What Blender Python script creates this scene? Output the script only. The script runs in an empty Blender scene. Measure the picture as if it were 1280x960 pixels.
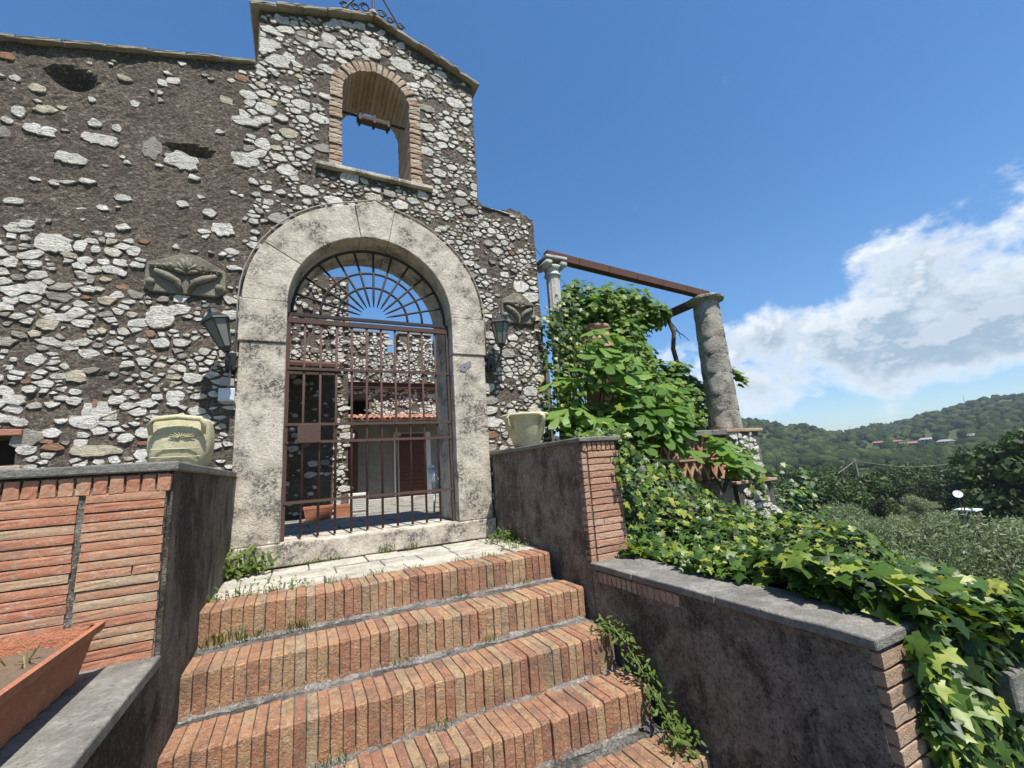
import bpy, math, random
import numpy as np
from mathutils import Vector, Matrix, noise as mnoise

# ------------------------------------------------------------------ camera, sky, sun, exposure
scene = bpy.context.scene
coll = scene.collection
R = math.radians
rng = random.Random(7)
nprng = np.random.RandomState(11)

YAW, PITCH, ROLL = R(26.506), R(11.116), R(-3.998)
fw = Vector((math.sin(YAW)*math.cos(PITCH), math.cos(YAW)*math.cos(PITCH), math.sin(PITCH)))
r0 = Vector((math.cos(YAW), -math.sin(YAW), 0)); u0 = r0.cross(fw)
rt = math.cos(ROLL)*r0 + math.sin(ROLL)*u0
up = -math.sin(ROLL)*r0 + math.cos(ROLL)*u0
cam_d = bpy.data.cameras.new('camera')
cam = bpy.data.objects.new('camera', cam_d); coll.objects.link(cam)
cam.matrix_world = Matrix(((rt.x, up.x, -fw.x, 0), (rt.y, up.y, -fw.y, 0), (rt.z, up.z, -fw.z, 0), (0, 0, 0, 1)))
cam_d.sensor_width = 36.0; cam_d.lens = 540/1280*36; cam_d.clip_start = 0.02; cam_d.clip_end = 8000
scene.camera = cam

SUN_EL, SUN_AZ = R(66), R(176)          # azimuth clockwise from +Y
world = bpy.data.worlds.new('World'); scene.world = world; world.use_nodes = True
SKY_STRENGTH, SUN_STRENGTH = 0.105, 4.6
EXPOSURE = 0.82

sun_d = bpy.data.lights.new('sun', 'SUN'); sun_d.energy = SUN_STRENGTH; sun_d.angle = R(0.53); sun_d.color = (1.0, 0.955, 0.88)
sun = bpy.data.objects.new('sun', sun_d); coll.objects.link(sun)
sdir = Vector((math.sin(SUN_AZ)*math.cos(SUN_EL), math.cos(SUN_AZ)*math.cos(SUN_EL), math.sin(SUN_EL)))
sun.rotation_euler = sdir.to_track_quat('Z', 'Y').to_euler(); sun.location = sdir*60

vs = scene.view_settings
vs.view_transform = 'Standard'; vs.look = 'None'; vs.gamma = 1.0; vs.use_curve_mapping = False; vs.exposure = EXPOSURE


class NT:
    """small node-tree helper"""
    def __init__(self, tree): self.t = tree; self.n = tree.nodes; self.l = tree.links
    def node(self, kind, **kw):
        nd = self.n.new('ShaderNode'+kind)
        for k, v in kw.items(): setattr(nd, k, v)
        return nd
    def put(self, sock, v):
        if isinstance(v, bpy.types.NodeSocket): self.l.new(v, sock)
        elif isinstance(v, (tuple, list)) and len(v) == 3 and sock.type == 'RGBA': sock.default_value = (*v, 1)
        else: sock.default_value = v
    def math(self, op, a, b=0.0, c=None, clamp=False):
        m = self.node('Math', operation=op, use_clamp=clamp); self.put(m.inputs[0], a); self.put(m.inputs[1], b)
        if c is not None: self.put(m.inputs[2], c)
        return m.outputs[0]
    def step(self, v, a, b, lo=0.0, hi=1.0):
        m = self.node('MapRange', interpolation_type='SMOOTHSTEP'); self.put(m.inputs[0], v)
        for i, x in enumerate((a, b, lo, hi)): self.put(m.inputs[i+1], x)
        return m.outputs[0]
    def noise(self, vec, scale, detail=5.0, rough=0.55, dist=0.0, col=False):
        m = self.node('TexNoise'); self.put(m.inputs['Vector'], vec); m.inputs['Scale'].default_value = scale
        m.inputs['Detail'].default_value = detail; m.inputs['Roughness'].default_value = rough; m.inputs['Distortion'].default_value = dist
        return m.outputs['Color' if col else 'Fac']
    def cn(self, vec, scale, detail=6.0, rough=0.65, lo=.36, hi=.64):
        return self.step(self.noise(vec, scale, detail, rough), lo, hi)
    def voro(self, vec, scale, feature='F1', out='Distance'):
        m = self.node('TexVoronoi', feature=feature); self.put(m.inputs['Vector'], vec); m.inputs['Scale'].default_value = scale
        return m.outputs[out]
    def mix(self, f, a, b, blend='MIX'):
        m = self.node('MixRGB', blend_type=blend); self.put(m.inputs[0], f); self.put(m.inputs[1], a); self.put(m.inputs[2], b)
        return m.outputs[0]
    def ramp(self, f, stops, interp='LINEAR'):
        m = self.node('ValToRGB'); cr = m.color_ramp; cr.interpolation = interp
        while len(cr.elements) > 1: cr.elements.remove(cr.elements[0])
        cr.elements[0].position = stops[0][0]; cr.elements[0].color = (*stops[0][1], 1)
        for p, c in stops[1:]:
            e = cr.elements.new(p); e.color = (*c, 1)
        self.put(m.inputs[0], f); return m.outputs[0]
    def scale(self, vec, s):
        m = self.node('Mapping'); self.put(m.inputs[0], vec); m.inputs['Scale'].default_value = s; return m.outputs[0]


# sky with a cloud bank over the valley
W = NT(world.node_tree)
bg = W.n['Background']
sky = W.node('TexSky', sky_type='NISHITA', sun_disc=False)
sky.sun_elevation = SUN_EL; sky.sun_rotation = SUN_AZ; sky.altitude = 250; sky.air_density = 1.0; sky.dust_density = 0.5; sky.ozone_density = 1.2
tc = W.node('TexCoord').outputs['Generated']
sx = W.node('SeparateXYZ'); W.put(sx.inputs[0], tc)
az = W.math('ARCTAN2', sx.outputs[0], sx.outputs[1])                # radians clockwise from +Y
el = W.math('ARCSINE', sx.outputs[2])
cv = W.node('CombineXYZ'); W.put(cv.inputs[0], az); W.put(cv.inputs[1], W.math('MULTIPLY', el, 1.35))
cvec = cv.outputs[0]
def cloud_density(vec):
    big = W.noise(vec, 7.0, 8, 0.54, 0.0)
    fine = W.noise(vec, 26.0, 7, 0.58, 0.0)
    return W.math('ADD', W.math('MULTIPLY', big, 0.72), W.math('MULTIPLY', fine, 0.28))
dens = cloud_density(cvec)
sh = W.node('VectorMath', operation='ADD'); W.put(sh.inputs[0], cvec); sh.inputs[1].default_value = (-0.010, 0.032, 0)
dens2 = cloud_density(sh.outputs[0])
# upper limit of the bank rises from 17 to 23 degrees toward the valley, lower limit about 6 degrees
topl = W.step(az, R(50), R(82), R(15.5), R(22.0))
top = W.math('SUBTRACT', topl, el)
m_top = W.step(top, R(-2.5), R(5.0))
m_bot = W.step(el, R(0.5), R(8.5))
m_az = W.step(az, R(36), R(58))
mask = W.math('MULTIPLY', W.math('MULTIPLY', m_top, m_bot), m_az)
cl = W.math('ADD', dens, W.math('MULTIPLY', mask, 0.335))
cover = W.step(cl, 0.640, 0.810)
lit = W.step(W.math('SUBTRACT', dens, dens2), -0.045, 0.075)
deep = W.step(top, R(1.0), R(10.0))
body = W.step(cl, 0.68, 0.90)
shade = W.math('MULTIPLY', W.math('ADD', W.math('MULTIPLY', W.math('SUBTRACT', 1.0, lit), .75), W.math('MULTIPLY', deep, .62), clamp=True), body)
ccol = W.mix(shade, (5.3, 5.6, 5.9), (2.15, 2.85, 3.55))
whisp = W.step(W.noise(W.scale(cvec, (6, 16, 1)), 1.0, 5, 0.6), 0.72, 0.88, 0.0, 0.22)
hsv = W.node('HueSaturation'); hsv.inputs['Saturation'].default_value = 1.28; W.put(hsv.inputs['Color'], sky.outputs[0])
low = W.step(el, R(-2), R(24))
skyc = W.mix(1.0, hsv.outputs[0], W.mix(low, (.60, .70, .82), (1, 1, 1)), 'MULTIPLY')
skyc = W.mix(whisp, skyc, (5.5, 5.8, 6.4))
W.put(bg.inputs[0], W.mix(W.math('MULTIPLY', cover, 0.95), skyc, ccol))
bg.inputs[1].default_value = SKY_STRENGTH


# ------------------------------------------------------------------ materials
def material(name):
    m = bpy.data.materials.new(name); m.use_nodes = True
    return m, NT(m.node_tree), m.node_tree.nodes['Principled BSDF']

def finish(T, b, col, rough=0.85, height=None, bump=0.4, dist=0.02, spec=0.3):
    T.put(b.inputs['Base Color'], col); T.put(b.inputs['Roughness'], rough); b.inputs['Specular IOR Level'].default_value = spec
    if height is not None:
        bm = T.node('Bump'); bm.inputs['Strength'].default_value = bump; bm.inputs['Distance'].default_value = dist
        T.put(bm.inputs['Height'], height); T.put(b.inputs['Normal'], bm.outputs[0])

def pos(T): return T.node('NewGeometry').outputs['Position']
def rnd_attr(T): return T.node('Attribute', attribute_name='rnd').outputs['Fac']
M = {}

def mk_stone():
    m, T, b = material('limestone'); p = pos(T); rn = rnd_attr(T)
    base = T.ramp(rn, [(0.0, (.78, .75, .67)), (.45, (.89, .86, .79)), (.70, (.72, .67, .57)), (.78, (.36, .34, .30)), (.88, (.68, .60, .43)), (.945, (.68, .62, .50)), (.955, (.36, .15, .075)), (1, (.40, .22, .13))])
    n1 = T.cn(p, 42, 7, .7); n2 = T.cn(p, 13, 6, .65, .50, .66); n3 = T.cn(p, 105, 5, .7)
    strat = T.cn(T.scale(p, (14, 14, 60)), 1.0, 6, .65)
    c = T.mix(T.math('MULTIPLY', n1, .22), base, (.30, .275, .235))
    c = T.mix(T.math('MULTIPLY', T.math('MULTIPLY', n2, T.step(n3, .35, .8)), .62), c, (.10, .092, .08))
    c = T.mix(T.math('MULTIPLY', T.math('SUBTRACT', 1.0, strat), .20), c, (.26, .24, .20))
    c = T.mix(T.math('MULTIPLY', T.math('MULTIPLY', T.cn(p, 15, 6, .7, .53, .60), T.step(n1, .15, .7)), .66), c, T.mix(n1, (.10, .083, .066), (.30, .25, .195)))
    h = T.math('ADD', T.math('ADD', n1, T.math('MULTIPLY', n3, .5)), T.math('MULTIPLY', strat, .9))
    finish(T, b, c, .92, h, .8, .014); return m
M['stone'] = mk_stone()

def mk_mortar():
    m, T, b = material('lime_mortar'); p = pos(T)
    n1 = T.cn(p, 2.2, 6, .6, .40, .62); n2 = T.cn(p, 34, 7, .72); n3 = T.cn(T.scale(p, (28, 28, 46)), 1.0, 6, .7); n4 = T.cn(p, 95, 5, .7)
    c = T.mix(n2, (.075, .060, .046), (.350, .285, .218))
    c = T.mix(T.math('MULTIPLY', n1, .45), c, (.075, .064, .053))
    c = T.mix(T.math('MULTIPLY', n4, .35), c, (.30, .26, .21))
    c = T.mix(T.math('MULTIPLY', T.cn(T.scale(p, (17, 17, 27)), 1.0, 5, .72, .585, .64), .85), c, (.56, .52, .44))
    c = T.mix(T.math('MULTIPLY', T.cn(p, 60, 4, .6, .60, .70), .55), c, (.50, .46, .39))
    h = T.math('ADD', T.math('ADD', n2, n3), T.math('MULTIPLY', n4, .4))
    finish(T, b, c, .96, h, 1.0, .028); return m
M['mortar'] = mk_mortar()

def mk_travertine(name, c0, c1, dark, amount=.55, bump=.5):
    m, T, b = material(name); p = pos(T)
    n1 = T.cn(p, 3.4, 7, .66, .42, .62); n2 = T.cn(p, 34, 7, .7); n3 = T.cn(p, 120, 4, .65); n5 = T.cn(p, 9, 6, .6)
    c = T.mix(T.math('ADD', T.math('MULTIPLY', n2, .5), T.math('MULTIPLY', n5, .5)), c0, c1)
    st = T.math('MULTIPLY', n1, T.step(T.math('ADD', n2, T.math('MULTIPLY', n3, .6)), .35, 1.1))
    c = T.mix(T.math('MULTIPLY', st, min(1.0, amount*1.5), clamp=True), c, dark)
    pit = T.math('MULTIPLY', T.cn(p, 58, 5, .7, .585, .635), T.step(n5, .2, .8))
    c = T.mix(T.math('MULTIPLY', pit, .8), c, (.06, .053, .044))
    h = T.math('SUBTRACT', T.math('ADD', n2, T.math('MULTIPLY', n3, .4)), T.math('MULTIPLY', pit, 1.2))
    finish(T, b, c, .88, h, bump, .010); return m
M['trav'] = mk_travertine('weathered_travertine', (.40, .35, .275), (.66, .60, .50), (.095, .088, .078), .85)
M['slab'] = mk_travertine('pale_paving', (.36, .33, .275), (.56, .525, .45), (.18, .165, .14), .5)
M['coping'] = mk_travertine('grey_coping', (.15, .145, .13), (.30, .285, .25), (.075, .072, .068), .5, .6)
M['column'] = mk_travertine('column_masonry', (.30, .27, .225), (.56, .52, .45), (.11, .10, .088), .65, 1.0)
M['flute'] = mk_travertine('column_marble', (.42, .40, .36), (.58, .56, .51), (.22, .21, .19), .4, .4)

def mk_brick(name, stops, dirt=.5, objrand=True, dirtcol=(.12, .10, .085), pale=(.52, .46, .38), bump=.6):
    m, T, b = material(name); p = pos(T)
    r = T.node('ObjectInfo').outputs['Random'] if objrand else rnd_attr(T)
    n1 = T.cn(p, 11, 6, .65); n2 = T.cn(p, 55, 7, .7); n3 = T.cn(p, 140, 4, .6); n4 = T.cn(p, 5, 5, .6)
    base = T.ramp(T.math('ADD', T.math('MULTIPLY', r, .72), T.math('MULTIPLY', T.math('ADD', n1, n4), .14)), stops)
    c = T.mix(T.math('MULTIPLY', n2, .14), base, pale)
    c = T.mix(T.math('MULTIPLY', T.math('MULTIPLY', T.cn(p, 17, 6, .7, .46, .66), n2), dirt), c, dirtcol)
    c = T.mix(T.math('MULTIPLY', T.cn(p, 30, 6, .72, .52, .68), .50), c, pale)
    c = T.mix(T.math('MULTIPLY', T.cn(p, 3.2, 6, .7, .46, .66), dirt*.55), c, dirtcol)
    c = T.mix(T.math('MULTIPLY', n3, .25), c, dirtcol)
    finish(T, b, c, .9, T.math('ADD', n2, T.math('ADD', T.math('MULTIPLY', n1, .5), T.math('MULTIPLY', n3, .3))), bump, .007); return m
M['stepbrick'] = mk_brick('stair_brick', [(0, (.30, .125, .070)), (.25, (.44, .195, .100)), (.5, (.54, .270, .135)), (.72, (.56, .36, .185)), (.86, (.46, .31, .18)), (1, (.60, .46, .30))], .85, bump=1.0, pale=(.58, .50, .41))
M['wallbrick'] = mk_brick('red_brick', [(0, (.38, .125, .062)), (.35, (.46, .185, .095)), (.65, (.46, .25, .140)), (1, (.46, .35, .22))], .45, bump=.28)
M['pierbrick'] = mk_brick('pink_brick', [(0, (.36, .155, .085)), (.4, (.49, .245, .145)), (.7, (.55, .31, .20)), (1, (.57, .37, .26))], .3)
M['quoinbrick'] = mk_brick('buff_brick', [(0, (.36, .20, .12)), (.5, (.46, .30, .20)), (1, (.50, .36, .25))], .3)
M['archbrick'] = mk_brick('bell_arch_brick', [(0, (.36, .22, .14)), (.4, (.46, .33, .22)), (.75, (.54, .43, .31)), (1, (.52, .43, .34))], .5)
M['rooftile'] = mk_brick('roof_tile', [(0, (.30, .12, .07)), (.5, (.44, .17, .10)), (1, (.50, .27, .17))], .3)
M['coptile'] = mk_brick('weathered_tile', [(0, (.24, .12, .08)), (.25, (.34, .29, .23)), (1, (.40, .36, .29))], .5)

def mk_plaster(name, lo, hi, dark, amt, grains=.5, thr=.44):
    m, T, b = material(name); p = pos(T)
    n1 = T.noise(p, 1.5, 7, .65, .6); n2 = T.cn(p, 40, 7, .72); strk = T.noise(T.scale(p, (6, 6, 1.2)), 1.0, 6, .65); n3 = T.cn(p, 120, 4, .65); n5 = T.cn(p, 8, 6, .65)
    c = T.mix(T.math('ADD', T.math('MULTIPLY', n2, .5), T.math('MULTIPLY', n5, .5)), lo, hi)
    f = T.step(T.math('ADD', T.math('MULTIPLY', n1, .7), T.math('MULTIPLY', strk, .3)), thr, thr+.09)
    c = T.mix(T.math('MULTIPLY', f, T.math('ADD', T.math('MULTIPLY', n2, -.35), amt), clamp=True), c, dark)
    c = T.mix(T.math('MULTIPLY', T.cn(p, 44, 6, .72, .56, .64), grains), c, (.42, .385, .33))
    c = T.mix(T.math('MULTIPLY', T.cn(p, 62, 6, .72, .54, .62), .75), c, (.030, .025, .020))
    finish(T, b, c, .96, T.math('ADD', T.math('ADD', n2, n5), T.math('MULTIPLY', n3, .5)), 1.0, .016); return m
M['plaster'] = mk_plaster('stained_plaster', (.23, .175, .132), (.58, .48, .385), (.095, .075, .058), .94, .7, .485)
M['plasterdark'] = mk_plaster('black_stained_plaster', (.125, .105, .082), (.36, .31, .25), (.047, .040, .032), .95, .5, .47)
M['plastergrey'] = mk_plaster('house_plaster', (.30, .29, .26), (.40, .39, .35), (.22, .21, .19), .5)
M['grit'] = mk_plaster('step_mortar', (.14, .125, .105), (.46, .44, .40), (.085, .076, .066), .9, .9)

def mk_simple(name, col, rough=.6, metal=0.0, var=.25, scale=25, bump=.2, spec=.4):
    m, T, b = material(name); p = pos(T); n = T.noise(p, scale, 6, .6)
    d = tuple(x*(1-var) for x in col); l = tuple(min(1, x*(1+var)) for x in col)
    finish(T, b, T.mix(n, d, l), rough, n, bump, .008, spec); b.inputs['Metallic'].default_value = metal; return m
M['rust'] = mk_simple('rusted_iron', (.075, .043, .034), .85, 0, .55, 40, .3)
M['rustdark'] = mk_simple('dark_iron', (.022, .018, .017), .7, 0, .4, 40)
M['beam'] = mk_simple('rusted_beam', (.085, .038, .028), .85, 0, .5, 14)
M['blackmetal'] = mk_simple('black_lantern_paint', (.018, .022, .026), .38, 0, .2, 20, .05, .5)
M['lampglass'] = mk_simple('frosted_lamp_glass', (.13, .135, .115), .22, 0, .2, 8, .0, .5)
M['terracotta'] = mk_brick('terracotta', [(0, (.42, .145, .07)), (.5, (.50, .19, .095)), (1, (.55, .24, .13))], .30, pale=(.50, .27, .17))
M['jar'] = mk_brick('old_terracotta', [(0, (.38, .17, .10)), (.5, (.44, .21, .13)), (1, (.48, .26, .17))], .35)
M['cream'] = mk_travertine('cream_ceramic', (.44, .41, .25), (.56, .52, .34), (.26, .24, .14), .35, .3)
M['carving'] = mk_travertine('carved_sandstone', (.17, .155, .115), (.27, .245, .19), (.09, .083, .068), .5, .6)
M['wood'] = mk_simple('brown_door_wood', (.085, .026, .014), .6, 0, .3, 14)
M['oldwood'] = mk_simple('grey_timber', (.075, .055, .04), .9, 0, .4, 22, .6)
M['white'] = mk_simple('white_plastic', (.74, .75, .75), .4, 0, .05)
M['whitepaint'] = mk_simple('white_trim', (.55, .54, .51), .7, 0, .12)
M['greybox'] = mk_simple('grey_plastic', (.50, .53, .56), .45, 0, .06)
M['earth'] = mk_simple('dark_earth', (.035, .034, .020), .98, 0, .5, 20, .9)
M['slate'] = mk_simple('dull_ceramic', (.20, .19, .22), .5, 0, .5, 60)
M['dark'] = mk_simple('dark_interior_shade', (.03, .026, .022), .95, 0, .3)  # for window and hole interiors and the painted shade in the battlement wall
M['soil'] = mk_simple('dry_soil', (.13, .09, .06), .98, 0, .45, 30, .9)
M['lime'] = mk_plaster('lime_grit', (.20, .18, .155), (.66, .63, .58), (.12, .11, .095), .85, .9, .525)
M['paving'] = mk_travertine('courtyard_stone', (.19, .175, .15), (.33, .31, .27), (.10, .095, .085), .4)
M['cable'] = mk_simple('grey_conduit', (.30, .27, .23), .7, 0, .2)
M['bark'] = mk_simple('vine_bark', (.085, .062, .045), .95, 0, .45, 40, .9)
M['olivebark'] = mk_simple('olive_bark', (.10, .085, .07), .95, 0, .4, 12, .8)

def mk_leaf(name, stops, trans=.35, rough=.38, transcol=None):
    m, T, b = material(name); r = rnd_attr(T); p = pos(T)
    c = T.ramp(T.math('ADD', r, T.math('MULTIPLY', T.math('SUBTRACT', T.noise(p, 16, 3), .5), .35)), stops)
    T.put(b.inputs['Base Color'], c); b.inputs['Roughness'].default_value = rough; b.inputs['Specular IOR Level'].default_value = .28
    tr = T.node('BsdfTranslucent'); T.put(tr.inputs[0], T.mix(1.0, c, transcol or (1.5, 1.45, .5), 'MULTIPLY'))
    mx = T.node('MixShader'); mx.inputs[0].default_value = trans
    T.l.new(b.outputs[0], mx.inputs[1]); T.l.new(tr.outputs[0], mx.inputs[2])
    T.l.new(mx.outputs[0], T.n['Material Output'].inputs['Surface']); return m
M['ivy'] = mk_leaf('ivy_leaf', [(0, (.014, .034, .007)), (.40, (.034, .076, .012)), (.72, (.080, .140, .020)), (.92, (.20, .255, .038)), (1, (.30, .29, .06))], .22, .42)
M['vine'] = mk_leaf('grape_leaf', [(0, (.055, .120, .022)), (.6, (.125, .220, .038)), (1, (.21, .30, .055))], .48, .45)
M['fig'] = mk_leaf('fig_leaf', [(0, (.080, .165, .034)), (.6, (.140, .25, .050)), (1, (.20, .30, .07))], .45, .45)
M['weed'] = mk_leaf('weed_blade', [(0, (.06, .105, .02)), (.6, (.12, .17, .035)), (1, (.25, .22, .07))], .35, .5)
M['olive'] = mk_leaf('olive_leaf', [(0, (.10, .135, .060)), (.5, (.18, .225, .115)), (1, (.30, .35, .21))], .32, .55, (1.2, 1.2, .8))
M['oak'] = mk_leaf('oak_leaf', [(0, (.022, .042, .014)), (.6, (.045, .080, .024)), (1, (.085, .125, .036))], .28, .55)
M['cypress'] = mk_leaf('cypress_needle', [(0, (.012, .024, .010)), (1, (.028, .048, .018))], .1, .6)

def mk_terrain():
    m, T, b = material('valley_ground'); p = pos(T)
    n1 = T.noise(p, .02, 6, .6); n2 = T.noise(p, .35, 6, .65)
    c = T.mix(n1, (.030, .050, .017), (.060, .075, .028))
    c = T.mix(T.step(n2, .45, .7, 0, .6), c, (.075, .075, .036))
    finish(T, b, c, 1.0, n2, .5, .5, .1); return m
M['terrain'] = mk_terrain()
def mk_wood():
    m, T, b = material('hill_woodland'); p = pos(T); r = rnd_attr(T)
    n = T.noise(p, .35, 6, .7)
    c = T.ramp(r, [(0, (.018, .034, .013)), (.6, (.035, .058, .020)), (1, (.075, .095, .032))])
    c = T.mix(T.step(n, .42, .66, 0, .7), c, (.010, .019, .008))
    finish(T, b, c, 1.0, n, 1.0, 2.0, .05); return m
M['woodland'] = mk_wood()


# ------------------------------------------------------------------ object helpers
ORG = {}
def link(o, parent, loc=(0, 0, 0)):
    coll.objects.link(o); o.location = loc
    if parent is not None: o.parent = parent
    return o
def tag(o, label=None, cat=None, group=None, kind=None):
    if label: o['label'] = label
    if cat: o['category'] = cat
    if group: o['group'] = group
    if kind: o['kind'] = kind
    return o
def thing(name, loc, label, cat, group=None):
    o = bpy.data.objects.new(name, None); o.empty_display_size = .1
    link(o, None, loc); ORG[o.name] = Vector(loc)
    return tag(o, label, cat, group)
def origin(o): return ORG.get(o.name, Vector((0, 0, 0))) if o is not None else Vector((0, 0, 0))

class MB:
    """collects shapes in world coordinates"""
    def __init__(self): self.v = []; self.f = []; self.r = []
    def add(self, vs_, fs, r=0.5):
        k = len(self.v); self.v.extend([tuple(x) for x in vs_]); self.f.extend([tuple(i+k for i in f) for f in fs]); self.r.extend([r]*len(fs)); return self
    def box(self, x0, x1, y0, y1, z0, z1, r=.5):
        return self.add([(x0, y0, z0), (x1, y0, z0), (x1, y1, z0), (x0, y1, z0), (x0, y0, z1), (x1, y0, z1), (x1, y1, z1), (x0, y1, z1)],
                        [(0, 3, 2, 1), (4, 5, 6, 7), (0, 1, 5, 4), (1, 2, 6, 5), (2, 3, 7, 6), (3, 0, 4, 7)], r)
    def tube(self, pts, rad, n=8, r=.5, cap=True):
        pts = [Vector(p) for p in pts]; m = len(pts)
        if not isinstance(rad, (list, tuple)): rad = [rad]*m
        ring = []; ref = Vector((.31, .17, .93))
        for i, p in enumerate(pts):
            d = (pts[min(i+1, m-1)]-pts[max(i-1, 0)]).normalized()
            a = d.cross(ref)
            if a.length < .05: a = d.cross(Vector((1, 0, 0)))
            a.normalize(); b_ = d.cross(a)
            ring.append([p+rad[i]*(math.cos(t)*a+math.sin(t)*b_) for t in [2*math.pi*j/n for j in range(n)]])
        V = [v for rg in ring for v in rg]; F = []
        for i in range(m-1):
            for j in range(n):
                F.append((i*n+j, i*n+(j+1) % n, (i+1)*n+(j+1) % n, (i+1)*n+j))
        if cap: F.append(tuple(range(n))[::-1]); F.append(tuple((m-1)*n+j for j in range(n)))
        return self.add(V, F, r)
    def lathe(self, c, prof, n=28, r=.5, wob=0.0, caps=True):
        V = []; F = []
        for k, (ra, z) in enumerate(prof):
            for j in range(n):
                t = 2*math.pi*j/n
                q = ra*(1+wob*mnoise.noise(Vector((math.cos(t)*2, math.sin(t)*2, z*4+c[0]))))
                V.append((c[0]+q*math.cos(t), c[1]+q*math.sin(t), c[2]+z))
        for k in range(len(prof)-1):
            for j in range(n): F.append((k*n+j, k*n+(j+1) % n, (k+1)*n+(j+1) % n, (k+1)*n+j))
        if caps: F.append(tuple(range(n))[::-1]); F.append(tuple((len(prof)-1)*n+j for j in range(n)))
        return self.add(V, F, r)
    def mesh(self, name, o=Vector((0, 0, 0))):
        me = bpy.data.meshes.new(name)
        me.from_pydata([(x-o[0], y-o[1], z-o[2]) for x, y, z in self.v], [], self.f)
        at = me.attributes.new('rnd', 'FLOAT', 'FACE'); at.data.foreach_set('value', self.r)
        return me
    def build(self, name, mat, parent=None, smooth=False, bevel=0.0, kind=None, label=None):
        o0 = origin(parent)
        me = self.mesh(name, o0); me.materials.append(M[mat])
        if smooth: me.polygons.foreach_set('use_smooth', [True]*len(me.polygons))
        ob = bpy.data.objects.new(name, me); link(ob, parent); ORG[ob.name] = o0
        if bevel:
            bv = ob.modifiers.new('edge', 'BEVEL'); bv.width = bevel; bv.segments = 2; bv.limit_method = 'ANGLE'; bv.angle_limit = R(40)
        if kind: ob['kind'] = kind
        if label: ob['label'] = label
        return ob

def place(name, me, parent, loc, rot=(0, 0, 0), scale=(1, 1, 1)):
    """a piece that shares mesh data with its look-alikes"""
    ob = bpy.data.objects.new(name, me); o0 = origin(parent)
    link(ob, parent, (loc[0]-o0[0], loc[1]-o0[1], loc[2]-o0[2])); ob.rotation_euler = rot; ob.scale = scale
    return ob

def rough_box_mesh(name, sx, sy, sz, mat, seed, jit=.004, worn=0.0, cuts=2, r=.5, edge=.003):
    """a chipped block centred on its own origin; worn>0 rounds the upper front edge (-y, +z)"""
    rr = random.Random(seed); n = cuts+1
    pts = {}; V = []; F = []
    def idx(i, j, k):
        if (i, j, k) in pts: return pts[(i, j, k)]
        w = (lambda q: (0, .05, .35, .65, .95, 1)[q]) if worn else (lambda q: q/n)
        x, y, z = (w(i)-.5)*sx, (w(j)-.5)*sy, (w(k)-.5)*sz
        c = sum(1 for t in (i, j, k) if t in (0, n))
        g = edge if c >= 2 else 0.0
        x -= math.copysign(g, x) if c >= 2 and i in (0, n) else 0
        y -= math.copysign(g, y) if c >= 2 and j in (0, n) else 0
        z -= math.copysign(g, z) if c >= 2 and k in (0, n) else 0
        if worn and j == 0 and k == n: y += worn*rr.uniform(.4, 1.0); z -= worn*rr.uniform(.4, 1.1)
        x += rr.uniform(-jit, jit); y += rr.uniform(-jit, jit); z += rr.uniform(-jit, jit)
        pts[(i, j, k)] = len(V); V.append((x, y, z)); return pts[(i, j, k)]
    for a in range(n):
        for b_ in range(n):
            F += [(idx(a, b_, 0), idx(a, b_+1, 0), idx(a+1, b_+1, 0), idx(a+1, b_, 0)), (idx(a, b_, n), idx(a+1, b_, n), idx(a+1, b_+1, n), idx(a, b_+1, n)),
                  (idx(a, 0, b_), idx(a+1, 0, b_), idx(a+1, 0, b_+1), idx(a, 0, b_+1)), (idx(a, n, b_), idx(a, n, b_+1), idx(a+1, n, b_+1), idx(a+1, n, b_)),
                  (idx(0, a, b_), idx(0, a, b_+1), idx(0, a+1, b_+1), idx(0, a+1, b_)), (idx(n, a, b_), idx(n, a+1, b_), idx(n, a+1, b_+1), idx(n, a, b_+1))]
    mb = MB(); mb.add(V, F, r); me = mb.mesh(name); me.materials.append(M[mat]); return me

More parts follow.
